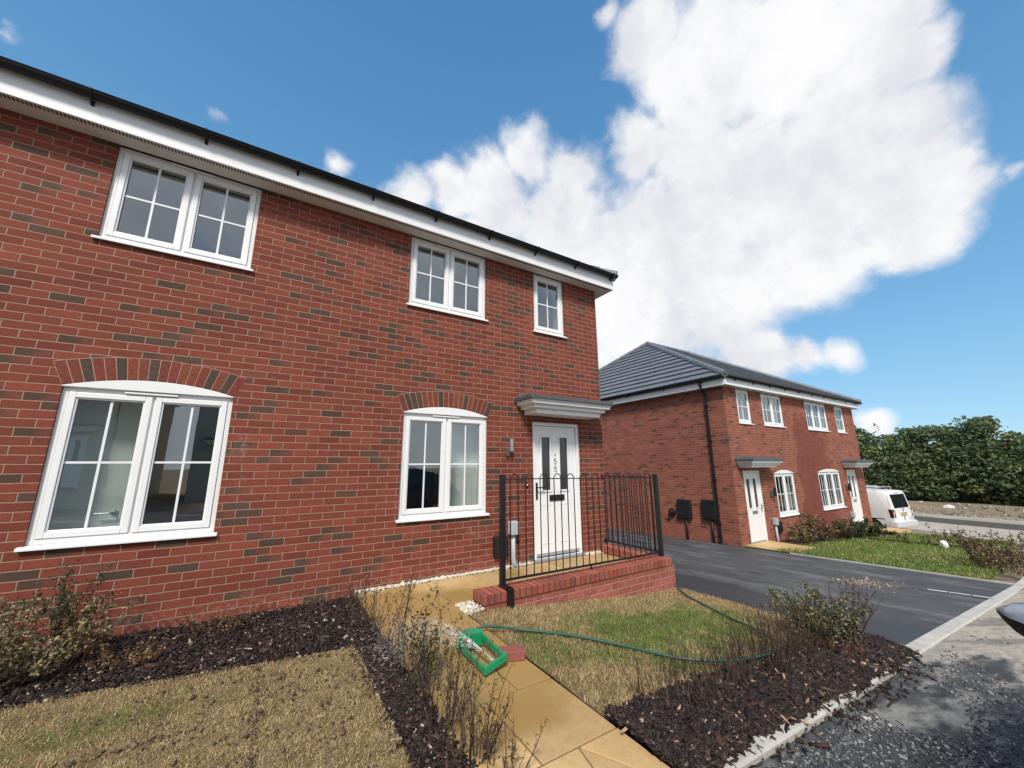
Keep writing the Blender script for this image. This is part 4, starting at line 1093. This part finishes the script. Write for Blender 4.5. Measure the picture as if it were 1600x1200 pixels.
# right hand bed
for (x,y,h,sp,n,lab,ln) in [
    (2.22,-3.02,.21,.20,16,'thin dark stalks at the left end of the kerb bed',0),
    (2.55,-3.04,.23,.2,20,'fine dark upright stalks in front of the hose',0),
    (2.90,-3.06,.25,.25,24,'fine grassy stalks in the kerb bed left of the hose end',10),
    (3.22,-3.08,.30,.45,30,'tangled dead stalks in the kerb bed beside the hose loop',20),
    (3.62,-3.02,.34,.34,26,'taller dry stalks with seed heads behind the hose loop',320),
    (4.02,-2.98,.36,.34,26,'dry brown stalks with seed heads left of the green bush',340)]:
    plant('dead_plant', x,y,bedr_z(x,y)-.0, h,sp,n,lab,'plant', ln, DRY+RST, .012, BRN+((.06,.055,.035),), .0017, 'dead plants in the kerb bed', .8, .6, 0, .13, .07)
plant('shrub', 4.42,-3.0,bedr_z(4.42,-3.0), .44,.95,48,'rounded olive green bush in the kerb bed','shrub', 6000, GRN+OLV+((.22,.25,.13),(.26,.28,.16),(.18,.21,.11),(.30,.30,.17)), .023, BRN, .0024, None, 2.6, .08, .02, .14)
plant('shrub', 4.86,-3.06,bedr_z(4.86,-3.06), .56,.38,22,'taller reddish twiggy shrub right of the olive bush','shrub', 600, RST+((.10,.05,.045),(.16,.12,.08)), .018, RST+BRN, .0034, None, 2.2, .3, 0, .09)
plant('shrub', 4.15,-3.22,bedr_z(4.15,-3.22), .16,1.0,12,'low rusty leaved plant at the foot of the olive bush','shrub', 300, RST, .018, RST, .002, None, 1.5, .1, .05, .1)
# in front of the far house
for (x,y,h,sp,n,lab,ln,pal) in [
    (13.2,.75,.55,.7,18,'small brown green shrub next to the slab landing of the far house',700,OLV+DRY),
    (14.3,.70,.80,.55,24,'rusty green shrub under the two light window of the far house',1100,OLV+RST),
    (15.3,.55,.55,.8,20,'low dark shrub in the middle of the far house bed',900,GRN+RST),
    (16.0,.45,.72,.75,30,'dense dark green shrub under the three light window of the far house',1700,GRN),
    (16.9,.35,.52,.8,30,'dark green shrub in front of the second door of the far house',1700,GRN),
    (18.0,.25,.16,1.0,24,'low spreading dark shrub near the white van',1000,GRN+RST)]:
    plant('shrub', x,y,lawn2_z(x,y), h,sp,n,lab,'shrub', ln, pal, .06, BRN, .006, 'shrubs along the far house', 1.6, .1, .02, .22)
for (x,y,h,sp,n,lab,ln) in [
    (16.15,-.62,.42,.5,9,'small twiggy shrub on the far lawn nearest the brick house',90),
    (16.2,-1.15,.42,.5,8,'small bare shrub in the middle of the far lawn edge',60),
    (16.15,-1.52,.62,.5,10,'taller sparse rose bush on the far lawn edge beside the white bag',180),
    (16.2,-1.86,.50,.4,8,'thin rose stems right of the white bag on the far lawn',110)]:
    plant('shrub', x,y,lawn2_z(x,y), h,sp,n,lab,'shrub', ln, RST+OLV, .05, BRN, .005, 'small shrubs on the far lawn', 1.6, .2, 0, .12)
plant('shrub', 12.6,-2.98,G(12.6,-2.98), .70,.85,44,'brown twiggy shrub at the right edge of the photo where lawn meets driveway','shrub', 1500, RST+DRY, .04, BRN, .005, None, 2.0, .15, .02, .35)
plant('shrub', 13.6,-2.85,G(13.6,-2.85), .75,.85,36,'brown twiggy shrub behind the one at the right edge','shrub', 1200, RST+OLV, .04, BRN, .005, None, 2.0, .15, .02, .35)

# ------------------------------------------------------------------ hose, sprinkler, brick, spray
def catmull(P, n=10):
    P = [Vector(p) for p in P]; P = [P[0]*2-P[1]] + P + [P[-1]*2-P[-2]]; out = []
    for i in range(1, len(P)-2):
        for k in range(n):
            t = k/n; a,b,c,d = P[i-1],P[i],P[i+1],P[i+2]
            out.append(.5*((2*b)+(c-a)*t+(2*a-5*b+4*c-d)*t*t+(3*b-a-3*c+d)*t**3))
    out.append(P[-2]); return out
def hose():
    g = lambda x,y,dz=.03: (x,y,(lawnr_z(x,y) if x > 1.75 else 0)+dz)
    P = [(1.44,-1.80,.045),(1.47,-1.70,.055),(1.56,-1.66,.03),(1.70,-1.69,.04),g(1.98,-1.84),g(2.25,-2.12),g(2.5,-2.42),g(2.72,-2.74),g(2.98,-2.97,.05),g(3.3,-3.05,.06),g(3.58,-3.03,.07),g(3.80,-2.88,.06),g(3.98,-2.62,.05),g(4.15,-2.30),g(4.36,-1.90),g(4.50,-1.62),g(4.66,-1.40),g(4.78,-1.25,.035)]
    mb = MB(); mb.tube(catmull(P, 8), .0105, 10)
    tag(obj('garden_hose', mb, M['hose'], None, True), 'green garden hose looping from the sprinkler over the lawn', 'hose')
hose()
def sprinkler():
    t = empty('lawn_sprinkler', (1.42,-2.05,.0), 'bright green oscillating sprinkler standing on the path', 'sprinkler')
    def bar(pts, w, h, name, mat):
        m = MB()
        for a,b in zip(pts[:-1],pts[1:]):
            A,B = Vector(a),Vector(b); d=(B-A).normalized(); n = Vector((-d.y,d.x,0)).normalized()*w*.5; u = Vector((0,0,h*.5))
            m.loft([[A-n-u,A+n-u,A+n*.7+u,A-n*.7+u],[B-n-u,B+n-u,B+n*.7+u,B-n*.7+u]])
        return obj(name, m, mat, t, False, .004, 2, True)
    a,b,c,d = (1.345,-1.90),(1.525,-1.88),(1.505,-2.255),(1.345,-2.285)
    bar([(*b,.078),(*c,.070)],.028,.040,'side_rail',M['green']); bar([(*a,.040),(*d,.036)],.030,.034,'side_rail',M['green'])
    bar([(c[0]+.014,c[1]-.012,.070),(d[0]-.014,d[1]-.012,.036)],.030,.044,'end_rail',M['green'])
    m = MB(); m.prism([(1.33,-1.93),(1.54,-1.91),(1.535,-1.83),(1.47,-1.79),(1.38,-1.80),(1.325,-1.85)], lambda x,y:(x,y,.012), lambda x,y:(lerp(x,1.43,.12),lerp(y,-1.86,.12),.112)); obj('motor_housing', m, M['green'], t, False, .008, 2, True)
    k = MB(); k.tube([(1.40,-1.925,.062),(1.40,-1.945,.062)], .030, 14); obj('dial', k, M['alu'], t, False, .003)
    s = MB(); s.tube([(1.415,-1.94,.062),(1.412,-2.05,.072),(1.42,-2.16,.070),(1.425,-2.26,.058)], .006, 10); obj('spray_bar', s, M['alu'], t, True)
    e = MB(); e.tube([(1.425,-2.25,.058),(1.426,-2.29,.056)], .018, 12); obj('bar_end', e, M['alu'], t)
    cn = MB(); cn.tube([(1.44,-1.80,.045),(1.445,-1.765,.048)], .017, 12); obj('hose_connector', cn, M['green'], t)
sprinkler()
def loose_brick():
    mb = MB(); mb.box(-.1075,.1075,-.05,.05,0,.064)
    o = obj('loose_brick', mb, simple('loose_brick_clay', (.27,.085,.072), .55, .3, 14, .003, 60), None, False, .005, 2)
    o.location = (1.605,-2.17,.001); o.rotation_euler = (0,0,math.radians(-24))
    tag(o, 'single red brick lying on the path beside the green sprinkler', 'brick')
loose_brick()
def spray():
    t = NT('water_drops'); b = t.bsdf((.9,.93,.95), .12); b.inputs['Alpha'].default_value = .55
    mb = MB(); r = random.Random(5)
    for k in range(15):
        f = k/14; p = Vector((1.414,-1.97-.26*f,.082)); v = Vector((-1.75-.5*f, .55+1.5*(1-f)+.3*f, 1.25+.35*r.random()))*1.0
        pts = [p+v*s-Vector((0,0,4.9*s*s)) for s in np.linspace(0,.06,5)]
        mb.tube(pts, [.0009,.0009,.0008,.0007,.0005], 4)
        T = 2*v.z/9.8
        for q in range(150):
            s = r.uniform(T*.22, T*1.02); c = p+v*(s*r.uniform(.93,1.07))-Vector((0,0,4.9*s*s)) + Vector((r.gauss(0,.035*s*4),r.gauss(0,.035*s*4),r.gauss(0,.02*s*4)))
            if c.z < -.03: continue
            e = (v-Vector((0,0,9.8*s)))*r.uniform(.001,.005); rad = r.uniform(.0004,.0010)
            mb.tube([c-e, c, c+e], [rad*.3,rad,rad*.3], 4)
    o = obj('water_spray', mb, t.m, None, True); tag(o, 'fine water spray from the sprinkler over the bed', None, None, 'stuff')
spray()

# ------------------------------------------------------------------ vehicles
def wheel(parent, c, ax, r, w, n=24):
    c = Vector(c); ax = Vector(ax).normalized()
    ty = MB(); ty.tube([c-ax*w*.5, c-ax*w*.42, c+ax*w*.42, c+ax*w*.5], [r*.93,r,r,r*.93], n); t = obj('wheel', ty, M['blackplastic'], parent, False, .006)
    rm = MB(); rm.tube([c+ax*w*.4, c+ax*(w*.5+.006)], [r*.66,r*.60], n); obj('rim', rm, M['steel'], t)
def van():
    """small white panel van in local coordinates: rear bumper at y=0, nose towards +y, x across"""
    t = empty('van', (0,0,0), 'white panel van with a roof rack parked beside the far house', 'van')
    W = .895
    # side outline of the body as stations along y: (y, bottom z, top z, half width at sill, half width at roof)
    def ring_at(y, zb, zt, wb, wt, belt=1.02):
        belt = min(belt, zt-.05)
        P = [(-wb*.93,zb),(-wb,zb+.08),(-wb,.62),(-wb*.985,belt),(-wt-.025,zt-.10),(-wt+.045,zt-.012),(-wt*.5,zt+.012),(0,zt+.02)]
        full = P + [(-x,z) for x,z in P[-2::-1]]
        return [(x,y,z) for x,z in full]
    st = [(.03,.40,1.02,W-.02,.80),(.05,.36,1.08,W-.01,.80),(.085,.33,1.30,W,.80),(.165,.30,1.76,W,.79),(.20,.28,1.82,W,.785),(.6,.26,1.84,W,.785),(1.6,.24,1.85,W,.785),(2.6,.24,1.84,W,.78),(3.1,.24,1.74,W,.70),(3.55,.24,1.20,W,.72),(3.7,.24,1.08,W-.01,.74),(4.2,.26,.98,W-.06,.70),(4.38,.32,.80,W-.16,.62)]
    mb = MB(); mb.loft([ring_at(*s) for s in st]); white = simple('white_van_paint', (.72,.73,.74), .25, .04, 3)
    obj('body', mb, white, t, True, 0, 1, True)
    b = MB(); b.loft([[(-W-.005+i*.04,y,.36),(-W-.005+i*.04,y,.58),(W+.005-i*.04,y,.58),(W+.005-i*.04,y,.36)] for y,i in ((-.07,1.2),(-.05,.4),(.02,0),(.22,0))]); obj('bumper', b, simple('van_bumper', (.62,.63,.64), .4, .06, 5), t, False, .02, 3, True)
    gl = MB(); gl.loft([[(-.66,.045,1.12),(.66,.045,1.12),(.66,.09,1.12),(-.66,.09,1.12)],[(-.64,.135,1.68),(.64,.135,1.68),(.64,.18,1.68),(-.64,.18,1.68)]])
    obj('rear_window', gl, M['darkglass'], t, False, .01, 2, True)
    for s in (-1,1):
        l = MB(); l.loft([[(s*(W-.16),y0,z),(s*(W+.004),y0+.02,z),(s*(W+.004),y0+.14,z),(s*(W-.16),y0+.14,z)] for z,y0 in ((.74,.018),(.86,.018),(1.0,.028),(1.08,.045))])
        obj('tail_lamp', l, simple('tail_lamp_red', (.055,.006,.008), .15, .1, 10), t, False, .01, 2, True)
    pl = MB(); pl.box(-.26,.26,.008,.03,.80,.91); obj('number_plate', pl, simple('yellow_plate', (.48,.38,.15), .4, .05, 10), t, False, .004)
    hd = MB(); hd.box(-.30,.30,.004,.03,.925,.955); obj('door_trim', hd, white, t, False, .004)
    sm = MB(); sm.box(-.012,.012,.012,.035,.60,1.12); obj('door_gap', sm, M['seal'], t)
    for s in (-1,1):
        for y in (.82,3.45):
            wheel(t, (s*(W-.10),y,.315), (s,0,0), .315, .2)
            ar = MB(); ar.tube([(s*(W-.045)+0,y+.40*math.cos(q),.315+.40*math.sin(q)) for q in np.linspace(-.15,math.pi+.15,17)], .05, 8); obj('wheel_arch', ar, white, t, True)
        wb = MB(); wb.tube([(s*(W-.022),y,.315) for y in ()] or [(s*(W-.06),.82,.33),(s*(W+.002),.82,.33)], .355, 24); obj('wheel_well', wb, M['blackplastic'], t)
        sd = MB(); sd.add([(s*(W+.004),2.3,.98),(s*(W+.004),3.25,.98),(s*.79,3.0,1.62),(s*.775,2.3,1.66)],[(0,1,2,3) if s>0 else (3,2,1,0)]); obj('side_window', sd, M['darkglass'], t)
        r = MB(); r.tube([(s*.66,.55,1.86),(s*.66,.56,1.95),(s*.66,2.9,1.95),(s*.66,2.92,1.86)], .018, 8); obj('rack_bar', r, M['alu'], t)
    for y in (.6,1.7,2.7):
        r = MB(); r.box(-.74,.74,y-.03,y+.03,1.94,1.975); obj('rack_bar', r, M['alu'], t)
    r = MB(); r.tube([(-.5,.55,1.995),(-.5,3.0,1.995)], .03, 10); obj('roller', r, M['pvc'], t)
    for s in (-1,1):
        g = MB(); g.loft([[(s*.70-.006,.045,.62),(s*.70+.006,.045,.62),(s*.70+.006,.10,.62),(s*.70-.006,.10,.62)],[(s*.70-.006,.026,1.05),(s*.70+.006,.026,1.05),(s*.70+.006,.10,1.05),(s*.70-.006,.10,1.05)]]); obj('door_gap', g, M['seal'], t)
        g = MB(); g.box(s*(W+.0015)-.003,s*(W+.0015)+.003,2.2,2.212,.45,1.05); obj('door_gap', g, M['seal'], t)
        g = MB(); g.box(s*(W+.003)-.004,s*(W+.003)+.004,.35,2.15,.66,.69); obj('side_moulding', g, M['blackplastic'], t)
    g = MB(); g.box(-.16,.16,.15,.18,1.72,1.745); obj('brake_lamp', g, simple('brake_lamp_red', (.25,.01,.012), .2, .1, 10), t)
    g = MB(); g.tube([(.0,.035,1.15),(.25,.085,1.42)], .010, 6); obj('wiper', g, M['blackplastic'], t)
    w2 = MB(); w2.add([(-.70,3.12,1.70),(.70,3.12,1.70),(.76,3.58,1.22),(-.76,3.58,1.22)],[(0,1,2,3)]); obj('windscreen', w2, M['darkglass'], t)
    return t
V = van(); V.location = (22.0,.62,-1.47); V.scale = (.94,.94,.94); V.rotation_euler = (0,0,math.radians(-6))
def car():
    """dark hatchback parked at the kerb beside the viewer; only its door mirror reaches into the photo. Local: nose at x=0 towards -x, y across, z up"""
    t = empty('car', (0,0,0), 'dark car on the road whose grey door mirror reaches in at the right edge', 'car')
    paint = simple('dark_car_paint', (.03,.034,.042), .2, .05, 3)
    def rg(x, zb, zt, wb, wt):
        P = [(-wb*.94,zb),(-wb,zb+.1),(-wb,min(.55,zt-.2)),(-wb*.985,min(.85,zt-.08)),(-wt,zt-.04),(-wt*.6,zt),(0,zt+.01)]
        return [(x,y,z) for y,z in P + [(-y,z) for y,z in P[-2::-1]]]
    st = [(.0,.34,.60,.62,.5),(.05,.24,.70,.78,.62),(.35,.2,.82,.86,.70),(1.15,.2,.96,.88,.74),(1.75,.2,1.36,.88,.62),(2.1,.2,1.43,.88,.58),(3.0,.2,1.42,.88,.58),(3.7,.22,1.20,.87,.60),(4.0,.26,.98,.85,.68),(4.12,.34,.80,.80,.66)]
    mb = MB(); mb.loft([rg(*s) for s in st]); obj('body', mb, paint, t, True, 0, 1, True)
    for s in (-1,1):
        g = MB(); g.add([(1.45,s*.885,.93),(3.55,s*.88,.95),(3.15,s*.66,1.34),(1.95,s*.66,1.34)],[(0,1,2,3)]); obj('side_window', g, M['darkglass'], t)
        h = MB(); h.box(.02,.2,s*.66-.13,s*.66+.13,.56,.68); obj('headlight', h, M['steel'], t, False, .02, 2)
        for x in (.78,3.35): wheel(t, (x,s*.80,.31), (0,s,0), .31, .19)
    ws = MB(); ws.loft([[(1.20,-.66,1.01),(1.20,.66,1.01),(1.22,.66,.99),(1.22,-.66,.99)],[(1.70,-.54,1.345),(1.70,.54,1.345),(1.72,.54,1.33),(1.72,-.54,1.33)]]); obj('windscreen', ws, M['darkglass'], t, False, 0, 1, True)
    # mirror: glossy grey cap over a black lower shell, tapering to a tip
    for s in (1,-1):
        cap = MB(); low = MB(); stations = [(0,.02,.065,.10),(.03,.034,.078,.11),(.09,.042,.080,.115),(.15,.036,.066,.10),(.185,.024,.045,.075),(.206,.011,.022,.04),(.218,.002,.004,.008)]
        rc = []; rl = []
        for d,hu,hd,wd in stations:
            y = s*(.905+d); zc = 1.0+.018*(d/.226)
            rc.append([(1.66+wd*math.cos(q), y, zc+hu*math.sin(q)) for q in np.linspace(0,math.pi,9)])
            rl.append([(1.66+wd*.97*math.cos(q), y, zc-.004+hd*math.sin(q)) for q in np.linspace(math.pi,2*math.pi,9)])
        cap.loft(rc); low.loft(rl)
        m = obj('door_mirror', cap, simple('grey_mirror_cap', (.20,.225,.27), .12, .04, 5, spec=.8), t, True, 0, 1, True)
        obj('mirror_shell', low, M['blackplastic'], m, True, 0, 1, True)
        a = MB(); a.box(1.62,1.70,min(s*.86,s*.93),max(s*.86,s*.93),.955,.995); obj('mirror_arm', a, M['blackplastic'], m)
    return t
CAR = car()
CAR.location = (.28,-5.625,-.095)

# ------------------------------------------------------------------ tree belt behind the field
def tree_belt():
    P = []; C = []; S = []
    pal = np.array([(.11,.165,.065),(.145,.205,.08),(.185,.22,.085),(.23,.24,.105),(.09,.14,.08),(.11,.17,.11)])
    r = np.random.default_rng(3)
    clumps = []
    for k in range(560):
        f = r.random(); y = -16 + 32*f; x = 42.5 + 1.5*r.normal()*.6 - (y-0)*.12*0
        top = 4.55 + .12*(max(-4,min(y,9))-2) + .22*math.sin(y*.9) + .2*math.sin(y*2.3+1) + .22*r.normal()
        if 0 < y < 2.0: top += .6
        h = r.random()**.85
        z = -1.2 + h*(top+.25)
        rad = r.uniform(.5,1.0)*(1.0 if h < .8 else .7)
        x = max(x, 42.6)
        clumps.append((x - 1.0*(1-h) + (1.4 if h > .75 else 0)*r.random(), y, z, rad, (pal[r.integers(0,len(pal))]*.55+pal.mean(0)*.45)*r.uniform(.8,1.15)))
    for (x,y,z,rad,c) in clumps:
        n = int(340*rad)
        d = r.normal(size=(n,3)); d /= np.linalg.norm(d,axis=1)[:,None]; q = rad*(.45+.6*r.random(n)**.6)
        p = np.array([x,y,z]) + d*q[:,None]*np.array([1,1.25,.85]); P.append(p); C.append(np.clip(c*(1+r.normal(0,.28,(n,1))),0,1)); S.append(np.full(n,1.0))
    # feathery leaders along the top
    for k in range(46):
        y = -16 + 32*r.random(); x = 42.6 + r.normal()*.5; b = 3.15+.12*(max(-4,min(y,9))-2)+.22*math.sin(y*.9)+(.7 if 0<y<2 else 0); hh = r.uniform(.4,1.15)
        n = 60; tt = r.random(n); p = np.stack([x+r.normal(0,.12,n)*(1.1-tt)*2, y+r.normal(0,.16,n)*(1.1-tt)*2+.15*tt, b+tt*hh],1); P.append(p); C.append(np.clip(pal[r.integers(0,3)]*(1+r.normal(0,.2,(n,1))),0,1)); S.append(np.full(n,.6))
    P = np.concatenate(P); C = np.concatenate(C); S = np.concatenate(S); N = len(P)
    a = r.normal(size=(N,3)); a[:,2] *= .6; a /= np.linalg.norm(a,axis=1)[:,None]; b = np.cross(a, r.normal(size=(N,3))); b /= np.linalg.norm(b,axis=1)[:,None]
    L = (.125*np.exp(r.normal(0,.3,N))*S)[:,None]
    V = np.stack([P-a*L, P+b*L*.5, P+a*L, P-b*L*.5],1).reshape(-1,3); F = np.arange(N*4).reshape(-1,4)
    o = np_obj('tree_belt', V, F, np.repeat(C,4,0), M['leaf']); tag(o, 'dense dark green belt of trees beyond the field', None, None, 'stuff')
    # lumpy core closing gaps in the belt, shade put into its darker colour
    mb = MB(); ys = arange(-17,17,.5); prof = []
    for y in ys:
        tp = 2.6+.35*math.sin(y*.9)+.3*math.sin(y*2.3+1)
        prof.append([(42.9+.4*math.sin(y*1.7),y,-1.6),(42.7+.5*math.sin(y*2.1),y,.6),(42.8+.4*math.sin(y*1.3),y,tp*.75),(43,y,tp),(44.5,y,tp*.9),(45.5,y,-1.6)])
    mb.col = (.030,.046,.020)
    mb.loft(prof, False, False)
    o = obj('tree_belt', mb, M['leaf']); tag(o, 'inner core of the dense tree belt, coloured dark as shade', None, None, 'stuff')
tree_belt()
def litter():
    r = random.Random(9)
    z = lawn2_z(15.55,-1.75)
    mb = MB(); n, m = 10, 6; rings = []
    for j in range(m):
        rr = [.02,.06,.085,.08,.05,.015][j]
        rings.append([(15.55+rr*math.cos(2*math.pi*k/n)*r.uniform(.8,1.2), -1.62+rr*math.sin(2*math.pi*k/n)*r.uniform(.8,1.2), z+[0,.02,.07,.14,.19,.2][j]) for k in range(n)])
    mb.loft(rings); tag(obj('plastic_bag', mb, M['pvc'], None, True, 0, 1, True), 'crumpled white plastic bag on the far lawn beside the rose bush', 'bag')
    for (x,y,s,lab) in ((36.5,2.1,.26,'white scrap lying in front of the tree belt'),(37.0,-.9,.2,'pale scrap of board on the bare field')):
        mb = MB(); mb.loft([[(x-s*.2,y-s,-1.42),(x+s*.2,y-s,-1.42),(x+s*.2,y-s*.9,-1.3),(x-s*.2,y-s*.9,-1.33)],[(x-s*.3,y,-1.42),(x+s*.3,y,-1.42),(x+s*.25,y,-1.22),(x-s*.2,y,-1.26)],[(x-s*.1,y+s,-1.42),(x+s*.1,y+s,-1.42),(x+s*.1,y+s*.9,-1.3),(x-s*.1,y+s*.9,-1.32)]])
        tag(obj('debris', mb, M['pvc'], None, False, 0, 1, True), lab, 'debris')
litter()

# ------------------------------------------------------------------ sky, sun
SUN_EL, SUN_AZ = math.radians(48), math.radians(215)   # azimuth clockwise from +y; the sun stands behind the viewer's left shoulder
def world():
    w = bpy.data.worlds.new('World'); scene.world = w; w.use_nodes = True
    t = NT.__new__(NT); t.m = w; t.t = w.node_tree; t.n = t.t.nodes; t.l = t.t.links; t.n.clear()
    t.out = t.n.new('ShaderNodeOutputWorld')
    sky = t.node('ShaderNodeTexSky', sky_type='NISHITA'); sky.sun_disc = False; sky.sun_elevation = SUN_EL; sky.sun_rotation = SUN_AZ
    sky.air_density = 1.0; sky.dust_density = .2; sky.ozone_density = 2.2; sky.altitude = 100
    hs = t.node('ShaderNodeHueSaturation'); hs.inputs['Saturation'].default_value = 1.1; hs.inputs['Value'].default_value = 1.4; t.link(sky.outputs[0], hs.inputs['Color'])
    tc = t.node('ShaderNodeTexCoord'); d = tc.outputs['Generated']
    blobs = [(1010,50,80),(1100,110,120),(1230,90,130),(1350,70,110),(1420,110,75),(1400,230,120),(1290,260,170),(1450,290,85),(1410,360,100),(1150,290,150),(1250,390,120),(1050,390,140),(1120,460,120),(950,440,150),(1000,530,110),(880,360,88),(832,250,56),(770,290,68),(700,306,60),(630,308,48),(775,335,70),(850,385,70),(1180,545,62),(1300,552,34),(1240,550,42),(1350,655,48),(-8,30,30),(345,195,24),(525,252,26),(900,275,55),(1565,272,22),(940,20,30),(1000,230,60),(1065,230,75),(1500,240,40)]
    # break the outline up with noise before measuring distances
    wn = t.node('ShaderNodeTexNoise'); t.link(d, wn.inputs['Vector']); wn.inputs['Scale'].default_value = 4.5; wn.inputs['Detail'].default_value = 6; wn.inputs['Roughness'].default_value = .55
    vm = t.node('ShaderNodeVectorMath', operation='MULTIPLY_ADD'); t.link(wn.outputs['Color'], vm.inputs[0]); vm.inputs[1].default_value = (.13,.13,.13); 
    sb = t.node('ShaderNodeVectorMath', operation='SUBTRACT'); t.link(d, sb.inputs[0]); sb.inputs[1].default_value = (.065,.065,.065); t.link(sb.outputs[0], vm.inputs[2])
    dd = vm.outputs[0]; acc = None
    sz0 = t.sep(d)[2]
    azure = t.mix(t.ramp(sz0, 0.0, .85, 0, 1, False), (1.45,3.35,5.1), (.42,1.47,3.15))
    azure = t.mix(t.ramp(sz0, -.02, .30, 0, 1, False), (1.75,3.45,4.9), azure)
    skyc = t.mix(.8, hs.outputs[0], azure)
    for (px,py,r) in blobs:
        c = pdir(px,py); cs = float(np.dot(c, FX)); ang = r/596.59*(cs**1.5)
        n = t.node('ShaderNodeVectorMath', operation='DISTANCE'); t.link(dd, n.inputs[0]); n.inputs[1].default_value = tuple(c)
        v = t.math('MULTIPLY_ADD', n.outputs['Value'], -1/ang, 1.0)
        v = t.math('MULTIPLY', v, min(1.0, .2+r/110))
        acc = v if acc is None else t.math('SMOOTH_MAX', acc, v, .18)
    n4 = t.noise(dd, 34, 8, .6); n2 = t.noise(d, 9, 9, .6); n3 = t.noise(d, 3.2, 5, .55)
    acc = t.math('ADD', acc, t.math('ADD', t.math('MULTIPLY', t.math('SUBTRACT', n2, .5), .55), t.math('MULTIPLY', t.math('SUBTRACT', n4, .5), .24)))
    # broken cloud over the rest of the sky, away from the part described above
    dp = t.node('ShaderNodeVectorMath', operation='DOT_PRODUCT'); t.link(d, dp.inputs[0]); dp.inputs[1].default_value = tuple(FX)
    back = t.ramp(dp.outputs['Value'], .05, .42, 1.0, 0.0)
    acc2 = t.math('MULTIPLY', t.math('ADD', t.math('SUBTRACT', n3, .30), t.math('MULTIPLY', t.math('SUBTRACT', n2, .5), .4)), 3.2)
    acc = t.math('MAXIMUM', acc, t.math('SUBTRACT', acc2, t.math('MULTIPLY', t.math('SUBTRACT', 1.0, back), 4.0)))
    a = t.math('MULTIPLY', t.ramp(acc, -.05, .40), t.math('SUBTRACT', 1.0, t.math('MULTIPLY', back, .30)))
    # cloud colour: bright tops, lilac grey hollows
    sh = t.ramp(t.math('ADD', t.math('ADD', t.math('MULTIPLY', n3, .62), t.math('MULTIPLY', n2, .3)), t.math('MULTIPLY', n4, .12)), .38, .60)
    cc = t.mix(sh, (4.7,4.8,5.15), (6.15,6.15,6.2))
    sz = t.sep(d)[2]
    col = t.mix(a, skyc, cc)
    bg = t.node('ShaderNodeBackground'); t.link(col, bg.inputs[0]); bg.inputs[1].default_value = .12
    t.link(bg.outputs[0], t.out.inputs[0])
world()
sl = bpy.data.lights.new('sun', 'SUN'); sl.energy = 2.9; sl.angle = math.radians(11); sl.color = (1,.935,.845)
so = bpy.data.objects.new('sun', sl); COL.objects.link(so)
sd = Vector((math.sin(SUN_AZ)*math.cos(SUN_EL), math.cos(SUN_AZ)*math.cos(SUN_EL), math.sin(SUN_EL)))
so.rotation_euler = sd.to_track_quat('Z','Y').to_euler()
vs = scene.view_settings; vs.view_transform = 'Standard'; vs.look = 'None'; vs.exposure = 0.42; vs.gamma = 1.0; vs.use_curve_mapping = False
try: scene.cycles.use_denoising = True
except Exception: pass
scene.cycles.max_bounces = 6; scene.cycles.transparent_max_bounces = 16; scene.cycles.diffuse_bounces = 3
